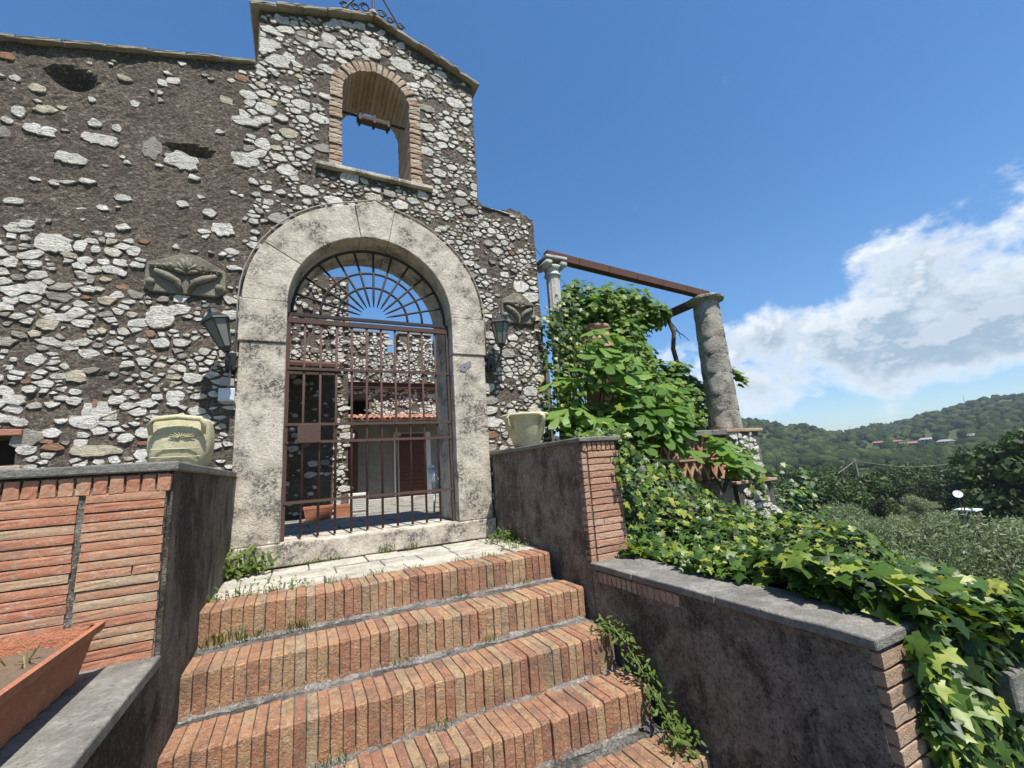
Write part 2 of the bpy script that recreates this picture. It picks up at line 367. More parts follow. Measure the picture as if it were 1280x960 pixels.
def grid_solid(x0, x1, zb, top, y0, y1, cell, inside, disp, top_rough=0.0):
    """wall block as a fine grid with real relief on its front; cells where inside() is false are left open"""
    nx = max(1, round((x1-x0)/cell)); nz = max(1, round((max(top(x0), top(x1))-zb)/cell)); mb = MB()
    V = []; F = []
    for i in range(nx+1):
        x = x0+(x1-x0)*i/nx; zt = top(x)+(rng.uniform(-top_rough, top_rough) if top_rough else 0)
        for j in range(nz+1):
            z = zb+(zt-zb)*j/nz
            V.append((x, y0+disp(x, z), z)); V.append((x, y1, z))
    keep = [[inside(x0+(x1-x0)*(i+.5)/nx, zb+(top(x0+(x1-x0)*(i+.5)/nx)-zb)*(j+.5)/nz) for j in range(nz)] for i in range(nx)]
    I = lambda i, j, b_: (i*(nz+1)+j)*2+b_
    K = lambda i, j: 0 <= i < nx and 0 <= j < nz and keep[i][j]
    for i in range(nx):
        for j in range(nz):
            if not keep[i][j]: continue
            F.append((I(i, j, 0), I(i+1, j, 0), I(i+1, j+1, 0), I(i, j+1, 0))); F.append((I(i, j, 1), I(i, j+1, 1), I(i+1, j+1, 1), I(i+1, j, 1)))
            if not K(i-1, j): F.append((I(i, j, 1), I(i, j, 0), I(i, j+1, 0), I(i, j+1, 1)))
            if not K(i+1, j): F.append((I(i+1, j, 0), I(i+1, j, 1), I(i+1, j+1, 1), I(i+1, j+1, 0)))
            if not K(i, j-1): F.append((I(i, j, 1), I(i+1, j, 1), I(i+1, j, 0), I(i, j, 0)))
            if not K(i, j+1): F.append((I(i, j+1, 0), I(i+1, j+1, 0), I(i+1, j+1, 1), I(i, j+1, 1)))
    used = sorted({k for f in F for k in f}); mp = {k: n for n, k in enumerate(used)}
    mb.add([V[k] for k in used], [tuple(mp[k] for k in f) for f in F]); return mb

def relief(amp, seed=0.0):
    def d(x, z):
        return amp*(mnoise.fractal(Vector((x*5+seed, z*5, seed)), 1.0, 2.0, 4) + .8*mnoise.noise(Vector((x*19, z*26, seed+3))))
    return d

# ------------------------------------------------------------------ rubble masonry
def rubble_cells(x0, x1, z0, z1, inside, prob, sizes, fixed=(), aspect=1.5, tries=9000, seed=1):
    """irregular stone outlines (x, z) from a weighted Voronoi division; fixed = larger stones (x, z, w, h, kind)"""
    rr = random.Random(seed); S = []; G = {}; cs = .16
    def near(u, v, reach=2):
        a, b_ = int(u//cs), int(v//cs)
        for i in range(a-reach, a+reach+1):
            for j in range(b_-reach, b_+reach+1):
                yield from G.get((i, j), ())
    def blocked(x, z):
        for fx, fz, w, h, k in fixed:
            if ((x-fx)/(w*.5+.045))**2+((z-fz)/(h*.5+.035))**2 < 1: return True
        return False
    for t in range(tries):
        x = rr.uniform(x0, x1); z = rr.uniform(z0, z1); r_ = sizes(rr, x, z) * (1 if t < tries*.4 else .72)
        if not inside(x, z) or blocked(x, z): continue
        u, v = x/aspect, z
        if any((u-S[k][0])**2+(v-S[k][1])**2 < (.88*(r_+S[k][2]))**2 for k in near(u, v)): continue
        G.setdefault((int(u//cs), int(v//cs)), []).append(len(S)); S.append((u, v, r_))
    out = []
    for k, (u, v, r_) in enumerate(S):
        if rr.random() > prob(u*aspect, v): continue
        lim = 2.35*r_
        poly = [(u+lim*math.cos(a)*rr.uniform(.85, 1.1), v+lim*math.sin(a)*rr.uniform(.75, 1.0)) for a in [2*math.pi*j/9 for j in range(9)]]
        for q in near(u, v, 3):
            if q == k: continue
            a, b_, rq = S[q]; dx, dy = a-u, b_-v; d2 = dx*dx+dy*dy
            if d2 > .36: continue
            t = (d2+r_*r_-rq*rq)/(2*d2)
            new = []
            for i in range(len(poly)):
                p1, p2 = poly[i], poly[(i+1) % len(poly)]
                s1 = (p1[0]-u)*dx+(p1[1]-v)*dy-t*d2; s2 = (p2[0]-u)*dx+(p2[1]-v)*dy-t*d2
                if s1 <= 0: new.append(p1)
                if s1*s2 < 0: w = s1/(s1-s2); new.append((p1[0]+w*(p2[0]-p1[0]), p1[1]+w*(p2[1]-p1[1])))
            poly = new
            if len(poly) < 3: break
        if len(poly) < 3: continue
        poly = [(a*aspect, b_) for a, b_ in poly]
        cx = sum(p[0] for p in poly)/len(poly); cz = sum(p[1] for p in poly)/len(poly)
        ok = all(inside(px, pz) for px, pz in poly) or inside(cx, cz)
        if not ok: continue
        gap = rr.uniform(.003, .020); out.append((cx, cz, [shrink(p, cx, cz, gap) for p in poly], None))
    for fx, fz, w, h, k in fixed:
        n = 11; an = rr.uniform(-.10, .10)
        poly = []
        for j in range(n):
            a = 2*math.pi*(j+rr.uniform(-.3, .3))/n; ca, sa = math.cos(a), math.sin(a)
            q = (abs(ca)**2.6+abs(sa)**2.6)**(-1/2.6)*rr.uniform(.80, 1.06)
            x, z = w*.5*q*ca, h*.5*q*sa; poly.append((fx+x*math.cos(an)-z*math.sin(an), fz+x*math.sin(an)+z*math.cos(an)))
        out.append((fx, fz, poly, k))
    return out
def shrink(p, cx, cz, gap):
    dx, dz = p[0]-cx, p[1]-cz; L = math.hypot(dx, dz) or 1e-6; k = max(.35, 1-gap/L)
    return (cx+dx*k, cz+dz*k)
def area(poly):
    return abs(sum(poly[i][0]*poly[(i+1) % len(poly)][1]-poly[(i+1) % len(poly)][0]*poly[i][1] for i in range(len(poly))))/2
RN = {0: (.0, .66), 1: (.74, .80), 2: (.86, .92), 3: (.96, 1.0)}
def stone_shape(poly, y, depth, rr, back=.05):
    """vertices and faces of one stone, flat faced and chipped, that stands a little proud of the wall face at y (front is -y)"""
    cx = sum(p[0] for p in poly)/len(poly); cz = sum(p[1] for p in poly)/len(poly); size = math.sqrt(area(poly))
    pts = []
    for i in range(len(poly)):
        a, b_ = poly[i], poly[(i+1) % len(poly)]; L = math.hypot(a[0]-b_[0], a[1]-b_[1])
        if L < .012: continue
        k = rr.uniform(-.04, .22); pts.append((a[0]*(1-k)+cx*k, a[1]*(1-k)+cz*k))
        if L > .05:
            for t in ((.3, .68) if L > .11 else (.5,)):
                k = rr.uniform(-.10, .20); x, z = a[0]+(b_[0]-a[0])*t, a[1]+(b_[1]-a[1])*t; pts.append((x*(1-k)+cx*k, z*(1-k)+cz*k))
    if len(pts) < 4: pts = list(poly)
    n = len(pts); V = []; F = []; sd = rr.uniform(0, 99)
    tx, tz = rr.uniform(-.05, .05), rr.uniform(-.10, .05)
    for s, d in ((1.0, -back), (1.0, depth*.45), (.94, depth*.97), (.55, depth*1.02)):
        for (x, z) in pts:
            X_, Z_ = cx+(x-cx)*s, cz+(z-cz)*s
            q = d if d < 0 else d+depth*.45*mnoise.noise(Vector((X_*16, Z_*16, sd)))+tx*(X_-cx)+tz*(Z_-cz)
            V.append((X_, y-q, Z_))
    V.append((cx, y-depth*(1.04+.4*mnoise.noise(Vector((cx*16, cz*16, sd)))), cz))
    for k in range(3):
        for j in range(n): F.append((k*n+j, k*n+(j+1) % n, (k+1)*n+(j+1) % n, (k+1)*n+j))
    for j in range(n): F.append((3*n+j, 3*n+(j+1) % n, 4*n))
    return V, F
def signed_ccw(poly):
    s = sum(poly[i][0]*poly[(i+1) % len(poly)][1]-poly[(i+1) % len(poly)][0]*poly[i][1] for i in range(len(poly)))
    return poly if s > 0 else poly[::-1]
def lay_stones(cells, y, parent, n_parts, rr, depth=(.016, .042), seen=lambda x, z: True):
    order = sorted(cells, key=lambda c: -area(c[2])*(1 if seen(c[0], c[1]) else .01)); rest = MB()
    for k, (cx, cz, poly, kind) in enumerate(order):
        dp = rr.uniform(*depth); V, F = stone_shape(signed_ccw(poly), y, dp, rr)
        if kind is None:
            t = rr.random(); kind = 0 if t < .80 else 1 if t < .925 else 2 if t < .975 else 3
        rv = rr.uniform(*RN[kind])
        if k < n_parts: MB().add(V, F, rv).build('stone', 'stone', parent)
        else: rest.add(V, F, rv)
    if rest.v: rest.build('small_stones', 'stone', parent, kind='stuff')

# ------------------------------------------------------------------ key measurements (metres, camera at the origin)
D = 5.40                      # front of the stone archway
WY = 5.45                     # mortar face of the gate wall
XL, XR = -0.61, 2.33          # inner faces of the walls flanking the stair
CX = 0.83                     # axis of gate and bell gable
LAND = -0.84
STEPS = [(3.95, -.84), (3.48, -1.075), (3.06, -1.315), (2.72, -1.575), (2.27, -1.80), (1.84, -2.04), (1.42, -2.28), (1.0, -2.52), (.58, -2.76)]
COURT = -0.72

# ------------------------------------------------------------------ terrain and hills
def lerp_tab(x, tab):
    if x <= tab[0][0]: return tab[0][1]
    for (a, p), (b_, q) in zip(tab, tab[1:]):
        if x <= b_:
            t = (x-a)/(b_-a); t = t*t*(3-2*t); return p+(q-p)*t
    return tab[-1][1]
RIDGE = [(-180, 2.2), (0, 2.6), (30, 3.3), (45, 3.8), (52, 3.55), (55, 3.1), (59.6, 1.95), (63, 1.05), (66.4, 1.5), (71.1, 2.3), (73.8, 2.85), (77, 2.7), (90, 3.0), (120, 2.4), (180, 2.2)]
BASE = [(0, -3.2), (7, -3.25), (14, -4.6), (30, -7.8), (60, -10.6), (110, -12.4), (220, -13.5), (4000, -14)]
def lin_tab(x, tab):
    for (a, p), (b_, q) in zip(tab, tab[1:]):
        if x <= b_: return p+(q-p)*max(0, (x-a))/(b_-a)
    return tab[-1][1]
def terrain_z(x, y):
    r_ = math.hypot(x, y); a = math.degrees(math.atan2(x, y))
    z = lin_tab(r_, BASE)
    Rr = lerp_tab(a, [(50, 640), (62, 660), (68, 900), (80, 940)])
    s = max(0, min(1, (r_-230)/(Rr-230))); s = s*s*(3-2*s)
    z = z+(Rr*math.tan(R(lerp_tab(a, RIDGE)))-z)*s
    if r_ > Rr: z -= (r_-Rr)*.12
    w = min(1, max(0, (r_-9)/30))
    return z+w*(.5*mnoise.noise(Vector((x*.05, y*.05, 1)))+min(3.5, r_*.006)*mnoise.noise(Vector((x*.008, y*.008, 4))))
rads = [0.01, 2, 4, 6, 8, 10, 12, 15, 18, 22, 27, 33, 40, 50, 62, 76, 92, 112, 135, 165, 200, 240, 285, 330, 380, 430, 480, 530, 580, 620, 660, 700, 750, 800, 850, 900, 940, 1000, 1100, 1400, 2200, 4000]
azs = [-180+3*i for i in range(70)] + [30+1.0*i for i in range(61)] + [93+3*i for i in range(29)]
mb = MB(); V = []; F = []
for r_ in rads:
    for a in azs:
        x, y = r_*math.sin(R(a)), r_*math.cos(R(a)); V.append((x, y, terrain_z(x, y)))
na = len(azs)
for i in range(len(rads)-1):
    for j in range(na):
        F.append((i*na+j, (i+1)*na+j, (i+1)*na+(j+1) % na, i*na+(j+1) % na))
mb.add(V, F); ter = mb.build('terrain', 'terrain', smooth=True); tag(ter, 'green valley floor rising to wooded hills', 'terrain', kind='structure')

# woodland that reads as one mass on the hillsides
def ico():
    t = (1+5**.5)/2
    v = [Vector(q).normalized() for q in ((-1, t, 0), (1, t, 0), (-1, -t, 0), (1, -t, 0), (0, -1, t), (0, 1, t), (0, -1, -t), (0, 1, -t), (t, 0, -1), (t, 0, 1), (-t, 0, -1), (-t, 0, 1))]
    f = [(0, 11, 5), (0, 5, 1), (0, 1, 7), (0, 7, 10), (0, 10, 11), (1, 5, 9), (5, 11, 4), (11, 10, 2), (10, 7, 6), (7, 1, 8), (3, 9, 4), (3, 4, 2), (3, 2, 6), (3, 6, 8), (3, 8, 9), (4, 9, 5), (2, 4, 11), (6, 2, 10), (8, 6, 7), (9, 8, 1)]
    mid = {}; V = list(v); F = []
    def m(a, b_):
        k = (min(a, b_), max(a, b_))
        if k not in mid: mid[k] = len(V); V.append(((V[a]+V[b_])/2).normalized())
        return mid[k]
    for a, b_, c in f:
        x, y, z = m(a, b_), m(b_, c), m(c, a); F += [(a, x, z), (b_, y, x), (c, z, y), (x, y, z)]
    return np.array(V), np.array(F)
icoV, icoF = ico()

def mesh_np(name, V, F, mat, rnd_face, parent=None, smooth=False, kind=None):
    """V (n,3) world, F (m,k) all of one size"""
    o0 = origin(parent); k = F.shape[1]
    me = bpy.data.meshes.new(name); me.vertices.add(len(V)); me.vertices.foreach_set('co', (V-np.array(o0)).astype(np.float32).ravel())
    me.loops.add(F.size); me.loops.foreach_set('vertex_index', F.astype(np.int32).ravel())
    me.polygons.add(len(F)); me.polygons.foreach_set('loop_start', np.arange(0, F.size, k, dtype=np.int32))
    if smooth: me.polygons.foreach_set('use_smooth', np.ones(len(F), bool))
    at = me.attributes.new('rnd', 'FLOAT', 'FACE'); at.data.foreach_set('value', rnd_face.astype(np.float32))
    me.update(calc_edges=True); me.materials.append(M[mat])
    ob = bpy.data.objects.new(name, me); link(ob, parent); ORG[ob.name] = o0
    if kind: ob['kind'] = kind
    return ob
Vs = []; Fs = []; rs = []; k = 0; n_l = 0
while n_l < 12000:
    a = rng.uniform(28, 100); r_ = 130*(8.2**rng.random())
    x, y = r_*math.sin(R(a)), r_*math.cos(R(a))
    nz = mnoise.noise(Vector((x*.012, y*.012, 9)))
    if nz < -.42 and r_ < 640: n_l += .25; continue
    if 380 < r_ < 520 and 64 < a < 72 and rng.random() < .85: n_l += .2; continue
    z = terrain_z(x, y); s = rng.uniform(1.5, 4.0)*(.85 if r_ < 300 else 1.2)
    q = icoV*(1+nprng.uniform(-.28, .22, (len(icoV), 1)))*np.array([s, s, s*rng.uniform(.75, 1.15)])+np.array([x, y, z+s*.55])
    Vs.append(q); Fs.append(icoF+k); rs.append(np.full(len(icoF), rng.random())); k += len(icoV); n_l += 1
wd = mesh_np('woodland', np.concatenate(Vs), np.concatenate(Fs), 'woodland', np.concatenate(rs), kind='stuff')
tag(wd, 'dense green woodland covering the far hillsides', 'woodland')

# ------------------------------------------------------------------ gate wall with bell gable
TOP_L = lambda x: 5.30+(x+.60)*.285
TOP_T = lambda x: 6.66-abs(x-CX)*.352
TOP_S = lambda x: 3.98+.06*math.sin(x*9)
ARCH_R, ARCH_Z, ARCH_O = 1.0, 2.10, 1.46
BELL_X0, BELL_X1, BELL_SILL, BELL_Z = .41, 1.335, 4.07, 5.29
BR = (BELL_X1-BELL_X0)/2; BXC = (BELL_X0+BELL_X1)/2
def in_arch(x, z, rad):
    return (abs(x-CX) < rad and z < ARCH_Z) or math.hypot(x-CX, z-ARCH_Z) < rad
def in_bell(x, z, g):
    return (BELL_X0-g < x < BELL_X1+g and BELL_SILL-.02 < z < BELL_Z) or (z >= BELL_Z and math.hypot(x-BXC, z-BELL_Z) < BR+g)
def in_window(x, z, g=0): return -3.1-g < x < -2.27+g and .33-g < z < .60+g
def in_plaque(x, z): return (-1.53 < x < -.77 and 2.05 < z < 2.6) or (2.58 < x < 3.2 and 2.05 < z < 2.72)
def wall_open(x, z): return not (in_arch(x, z, 1.2) or in_bell(x, z, .07) or in_window(x, z))
holes = [(-2.30, 4.42, .20, .13), (-1.22, 3.86, .22, .07)]
rel = relief(.013, 2.0)
def wall_relief(x, z):
    d = rel(x, z)
    for hx, hz, w, h in holes:
        q = ((x-hx)/w)**2+((z-hz)/h)**2
        if q < 1.3: d += .13*max(0, 1-q/1.3)
    return d
gw = thing('gate_wall', (CX, WY, -.9), 'tall rubble stone wall with a bell gable above the arched gateway', 'wall')
ZB = -.95
a = grid_solid(-5.2, XL, ZB, TOP_L, WY, WY+.80, .04, wall_open, wall_relief)
b2 = grid_solid(XL, 2.36, ZB, TOP_T, WY, WY+.80, .04, wall_open, wall_relief)
c2 = grid_solid(2.36, 3.30, ZB, TOP_S, WY, WY+.80, .04, wall_open, wall_relief, .03)
for blk in (b2, c2): a.add(blk.v, blk.f)
a.build('mortar', 'mortar', gw, smooth=False)

FIXED = [(-2.47,3.73,0.3,0.14,0),(-1.99,3.76,0.38,0.17,0),(-2.2,3.47,0.32,0.16,0),(-1.28,3.7,0.41,0.26,0),(-1.56,3.77,0.19,0.3,1),(-0.69,3.9,0.31,0.24,0),(-0.5,4.16,0.2,0.19,0),(-2.64,3.89,0.13,0.14,0),(-2.7,3.76,0.12,0.08,0),(-2.06,3.94,0.14,0.11,0),(-1.88,3.94,0.11,0.1,0),(-0.91,4.65,0.17,0.12,2),(-0.68,4.81,0.25,0.13,0),(-0.71,4.42,0.36,0.13,0),(-1.75,4.3,0.1,0.1,0),(-2.54,4.21,0.16,0.12,2),(-1.53,4.66,0.12,0.11,0),(-2.7,4.26,0.1,0.08,0),(-2.24,2.51,0.32,0.24,0),(-2.04,2.51,0.11,0.15,0),(-1.92,2.49,0.1,0.09,0),(-1.79,2.49,0.17,0.12,0),(-1.62,2.52,0.14,0.13,0),(-0.86,2.93,0.25,0.2,0),(-1.76,3.12,0.17,0.1,0),(-2.3,3.16,0.11,0.08,0),(-2.06,3.24,0.17,0.07,0),(-2.57,2.9,0.18,0.08,0),(-1.91,2.97,0.12,0.08,0),(-2.45,2.67,0.14,0.11,0),(-1.33,1.82,0.31,0.3,0),(-2.32,2.02,0.22,0.15,0),(-2.11,1.74,0.28,0.09,0),(-2.03,1.46,0.19,0.11,0),(-1.85,0.72,0.27,0.14,0),(-1.39,0.61,0.19,0.15,0),(-1.74,0.44,0.47,0.12,2),(-2.34,0.93,0.21,0.12,0),(-2.29,0.72,0.16,0.09,0),(-2.07,0.62,0.15,0.11,0),(-2.22,0.47,0.17,0.1,0),(-1.63,0.93,0.18,0.1,0),(-1.38,0.9,0.2,0.09,0),(-1.03,1.17,0.23,0.12,0),(-1.4,0.39,0.14,0.12,0),(-1.94,0.92,0.14,0.09,0),(-1.95,1.16,0.18,0.13,2),(-2.42,1.23,0.1,0.07,0),(-2.47,1.88,0.13,0.09,0),(-1.79,1.95,0.17,0.1,2),(-1.18,0.9,0.13,0.08,0),(-1.99,2.36,0.13,0.09,0),(-1.85,2.37,0.12,0.08,0),(-1.72,2.38,0.14,0.1,0),(-1.92,2.27,0.16,0.09,0),(-1.69,2.26,0.09,0.08,0),(-2.52,2.26,0.13,0.15,0),(-1.93,2.16,0.08,0.11,1),(-1.82,2.18,0.12,0.06,2),(-2.45,2.11,0.12,0.08,1),(-1.86,2.07,0.11,0.06,0),(-1.68,2.11,0.14,0.07,3),(-1.54,2.65,0.12,0.06,3),(-2.29,1.1,0.09,0.05,3),(-1.79,0.9,0.05,0.08,3),(-2.09,0.54,0.13,0.04,3),(-1.37,0.5,0.16,0.05,3),(-0.46,5.9,0.35,0.15,0),(-0.47,5.69,0.32,0.16,0),(0.23,6.08,0.23,0.19,0),(0.81,6.08,0.31,0.2,0),(1.23,6.06,0.41,0.25,0),(0.03,5.89,0.17,0.16,0),(0.45,5.91,0.3,0.16,0),(-0.25,5.56,0.18,0.15,0),(0.64,6.5,0.19,0.17,0),(0.32,6.37,0.18,0.19,0)]
def wall_top(x): return TOP_L(x) if x < XL else TOP_T(x) if x < 2.36 else TOP_S(x)
def stone_ok(x, z):
    if x < -5.15 or x > 3.28 or z < -.9 or z > wall_top(x)-.07: return False
    if in_arch(x, z, 1.49) or in_bell(x, z, .20) or in_window(x, z, .05) or in_plaque(x, z): return False
    if BELL_SILL-.10 < z < BELL_SILL+.03 and .10 < x < 1.64: return False
    for hx, hz, w, h in holes:
        if ((x-hx)/(w*1.2+.10))**2+((z-hz)/(h*1.2+.07))**2 < 1: return False
    return True
def sparse(x, z): return x < -.55-.35*max(0, (z-2.6))*.25 and z > 2.62
def stone_prob(x, z):
    if sparse(x, z): return .13
    if x < -.62: return .74 if z < 2.2 else .80
    return .88 if mnoise.noise(Vector((x*1.7, z*1.7, 3))) > -.25 else .62
def stone_size(rr, x, z):
    if sparse(x, z): return rr.choice((.022, .032, .045, .058))
    if x < -.62: return rr.choice((.020, .026, .034, .044, .060))
    if z > 4.3: return rr.choice((.020, .028, .040, .060, .080, .105))
    return rr.choice((.018, .024, .034, .048, .064, .085))
cells = rubble_cells(-3.9, 3.28, -.9, 6.6, stone_ok, stone_prob, stone_size, FIXED, 1.55, 60000, 5)
def clip_edge(p):
    x, z = p
    if z > TOP_L(XL)-.02: x = min(max(x, XL+.012), 2.350)
    elif z > 3.95: x = min(x, 2.350)
    return (min(x, 3.292), min(z, wall_top(min(max(x, -5), 3.29))-.012))
cells = [(cx, cz, [clip_edge(p) for p in poly], k) for cx, cz, poly, k in cells]
lay_stones(cells, WY, gw, 300, random.Random(3), (.007, .020), lambda x, z: x > -2.85 and z > -.2)

# brick lining of the bell opening: each brick runs the depth of the wall edge
ba = MB().box(.10, 1.64, WY-.075, WY+.80, BELL_SILL-.055, BELL_SILL, .5).build('window_sill', 'trav', gw, bevel=.008)
arch = bpy.data.objects.new('bell_arch', None); link(arch, gw, (BXC-CX, 0, 5.0+.9)); ORG[arch.name] = Vector((BXC, WY, 5.0))
bm_v = [rough_box_mesh('arch_brick', .165, .82, .068, 'archbrick', 40+i, .0035, 0, 3) for i in range(4)]
BYC = WY-.03+.41
z = BELL_SILL+.042
while z < BELL_Z-.01:
    for s in (-1, 1):
        place('brick', bm_v[rng.randrange(4)], arch, (BXC+s*(BR+.0775)+rng.uniform(-.005, .005), BYC+rng.uniform(-.012, .012), z), (0, rng.uniform(-.02, .02), 0))
    z += .083
nb = 20
for i in range(nb):
    t = math.pi*(i+.5)/nb; q = BR+.0775+rng.uniform(-.004, .004)
    place('brick', bm_v[rng.randrange(4)], arch, (BXC+q*math.cos(t), BYC+rng.uniform(-.012, .012), BELL_Z+q*math.sin(t)), (0, -t, 0), (1, 1, 1.03))
# ring of mortar behind the bricks
mb = MB(); n = 40; V = []; F = []
pr = [(BELL_X1+.008, BELL_SILL)]+[(BXC+(BR+.008)*math.cos(math.pi*i/n), BELL_Z+(BR+.008)*math.sin(math.pi*i/n)) for i in range(n+1)]+[(BELL_X0-.008, BELL_SILL)]
po = [(BELL_X1+.16, BELL_SILL)]+[(BXC+(BR+.16)*math.cos(math.pi*i/n), BELL_Z+(BR+.16)*math.sin(math.pi*i/n)) for i in range(n+1)]+[(BELL_X0-.16, BELL_SILL)]
for (x, z), (X, Z) in zip(pr, po): V += [(x, WY-.015, z), (X, WY-.015, Z), (x, WY+.79, z), (X, WY+.79, Z)]
for i in range(len(pr)-1):
    p = 4*i; q = p+4; F += [(p, p+1, q+1, q), (p, q, q+2, p+2), (p+2, q+2, q+3, p+3), (p+1, p+3, q+3, q+1)]
MB().add(V, F).build('joint_mortar', 'mortar', arch)

# gable slabs and wall coping tiles
def slope_tiles(xa, za, xb, zb_, n, y0, y1, th, name, mat, parent, lift=0.0):
    L = math.hypot(xb-xa, zb_-za); an = math.atan2(zb_-za, xb-xa); w = L/n
    ms = [rough_box_mesh(name, w-.006, y1-y0, th, mat, 70+i+int(10*abs(xa)), .007, 0, 3) for i in range(3)]
    for i in range(n):
        t = (i+.5)/n
        place(name, ms[i % 3], parent, (xa+(xb-xa)*t-math.sin(an)*(th/2+lift), (y0+y1)/2+rng.uniform(-.015, .015), za+(zb_-za)*t+math.cos(an)*(th/2+lift)+rng.uniform(-.006, .006)), (0, -an+rng.uniform(-.012, .012), 0))
slope_tiles(XL-.10, TOP_T(XL-.10), CX, TOP_T(CX), 5, WY-.10, WY+.92, .055, 'coping_slab', 'coptile', gw)
slope_tiles(CX, TOP_T(CX), 2.46, TOP_T(2.46), 5, WY-.10, WY+.92, .055, 'coping_slab', 'coptile', gw)
slope_tiles(-5.2, TOP_L(-5.2), XL-.005, TOP_L(XL-.005), 13, WY-.055, WY+.86, .040, 'coping_slab', 'coptile', gw)

# small window low in the wall
wn = MB(); wn.box(-3.12, -2.25, WY-.05, WY+.25, .60, .655, .3); wn.build('window_lintel', 'rooftile', gw, bevel=.006)
MB().box(-3.12, -2.22, WY-.07, WY+.28, .285, .33).build('window_sill', 'archbrick', gw, bevel=.006)
MB().box(-3.1, -2.27, WY+.30, WY+.34, .33, .60).build('window_back', 'dark', gw)  # dark panel across the back of the window opening

# ------------------------------------------------------------------ stone archway
aw = thing('stone_archway', (CX, D, LAND), 'weathered pale stone archway framing the iron gate', 'archway')
DEP = WY+.80
def wedge(r0_, r1_, t0, t1, y0, y1, n=10, cz=ARCH_Z, peak=0.0):
    V = []; F = []
    for i in range(n+1):
        t = t0+(t1-t0)*i/n
        rr1 = r1_+(peak*(1-abs(2*i/n-1)) if peak else 0)
        for rad in (r0_, rr1):
            for y in (y0, y1): V.append((CX+rad*math.cos(t), y+(.004*mnoise.noise(Vector((t*9, rad*7, 1))) if y == y0 else 0), cz+rad*math.sin(t)))
    for i in range(n):
        p = 4*i; q = p+4
        F += [(p, q, q+2, p+2), (p+1, p+3, q+3, q+1), (p+2, q+2, q+3, p+3), (p, p+1, q+1, q)]
    F += [(0, 2, 3, 1), (4*n, 4*n+1, 4*n+3, 4*n+2)]
    return MB().add(V, F)
g = .004
z0p, z1p = -.60, 1.60
for s, zt in ((-1, 1.60), (1, 1.58)):
    xa, xb = (CX-ARCH_O, CX-ARCH_R) if s < 0 else (CX+ARCH_R, CX+ARCH_O)
    for nm, za, zb_, ex in (('pilaster', -.60, zt-.006, 0.0), ('impost_block', zt, ARCH_Z-.004, .018)):
        mb = MB(); n = 14; V = []; F = []
        for j in range(n+1):
            zz = za+(zb_-za)*j/n
            for i, xx in enumerate((xa-(ex if s < 0 else 0), (xa+xb)/2, xb+(ex if s > 0 else 0))):
                e = .006*mnoise.noise(Vector((zz*3, xx*5, s)))
                V.append((xx+(e if i != 1 else 0), D-ex+.5*e, zz)); V.append((xx+(e if i != 1 else 0), DEP if nm == 'pilaster' else DEP, zz))
        for j in range(n):
            p = 6*j; q = p+6
            F += [(p, p+2, q+2, q), (p+2, p+4, q+4, q+2), (p+1, q+1, q+3, p+3), (p+3, q+3, q+5, p+5), (p, q, q+1, p+1), (p+4, p+5, q+5, q+4)]
        F += [(0, 1, 3, 2), (2, 3, 5, 4), (6*n, 6*n+2, 6*n+3, 6*n+1), (6*n+2, 6*n+4, 6*n+5, 6*n+3)]
        mb.add(V, F).build(nm, 'trav', aw, bevel=.010)
KT = .175
for t0, t1, y0, pk, nm in ((.003, math.pi/2-KT-.004, D, 0, 'voussoir'), (math.pi/2-KT, math.pi/2+KT, D-.012, .085, 'keystone'), (math.pi/2+KT+.004, 2.62-.003, D, 0, 'voussoir'), (2.62, math.pi-.003, D+.003, 0, 'voussoir')):
    wedge(ARCH_R, ARCH_O, t0, t1, y0, DEP, 18 if nm == 'voussoir' else 8, peak=pk).build(nm, 'trav', aw, bevel=.009)
def slab(x0, x1, y0, y1, z0, z1, n=20, seed=0.0):
    mb = MB(); V = []; F = []
    for i in range(n+1):
        x = x0+(x1-x0)*i/n; e = .008*mnoise.noise(Vector((x*3, seed, 2))); e2 = .006*mnoise.noise(Vector((x*4, seed, 7)))
        V += [(x, y0+e, z0), (x, y0+e, z1+e2), (x, y1, z1+e2), (x, y1, z0)]
    for i in range(n):
        p = 4*i; q = p+4
        F += [(p, q, q+1, p+1), (p+1, q+1, q+2, p+2), (p+2, q+2, q+3, p+3), (p, p+3, q+3, q)]
    F += [(0, 1, 2, 3), (4*n, 4*n+3, 4*n+2, 4*n+1)]
    return mb.add(V, F)
slab(CX-1.47, CX+1.48, D-.035, WY+.70, LAND+.004, -.604).build('threshold', 'trav', aw, bevel=.014)

# conduit that follows the arch, with its clips
cd = thing('conduit', (CX, D, ARCH_Z), 'thin grey cable conduit bent round the outer edge of the archway', 'conduit')
pts = [(CX-ARCH_O-.035, D-.0, 1.30), (CX-ARCH_O-.035, D-.0, ARCH_Z)]
for i in range(1, 24):
    t = math.pi*(1-i/24); rad = ARCH_O+.035+(.08*max(0, 1-abs(t-math.pi/2)/KT))
    pts.append((CX+rad*math.cos(t), D, ARCH_Z+rad*math.sin(t)))
pts += [(CX+ARCH_O+.035, D, ARCH_Z), (CX+ARCH_O+.035, D, 1.55)]
MB().tube(pts, .009, 6).build('pipe', 'cable', cd, smooth=True)
for p in (pts[6], pts[10], pts[15], pts[20]): MB().tube([(p[0], D+.05, p[2]), (p[0], D-.018, p[2])], .017, 6).build('clip', 'cable', cd)

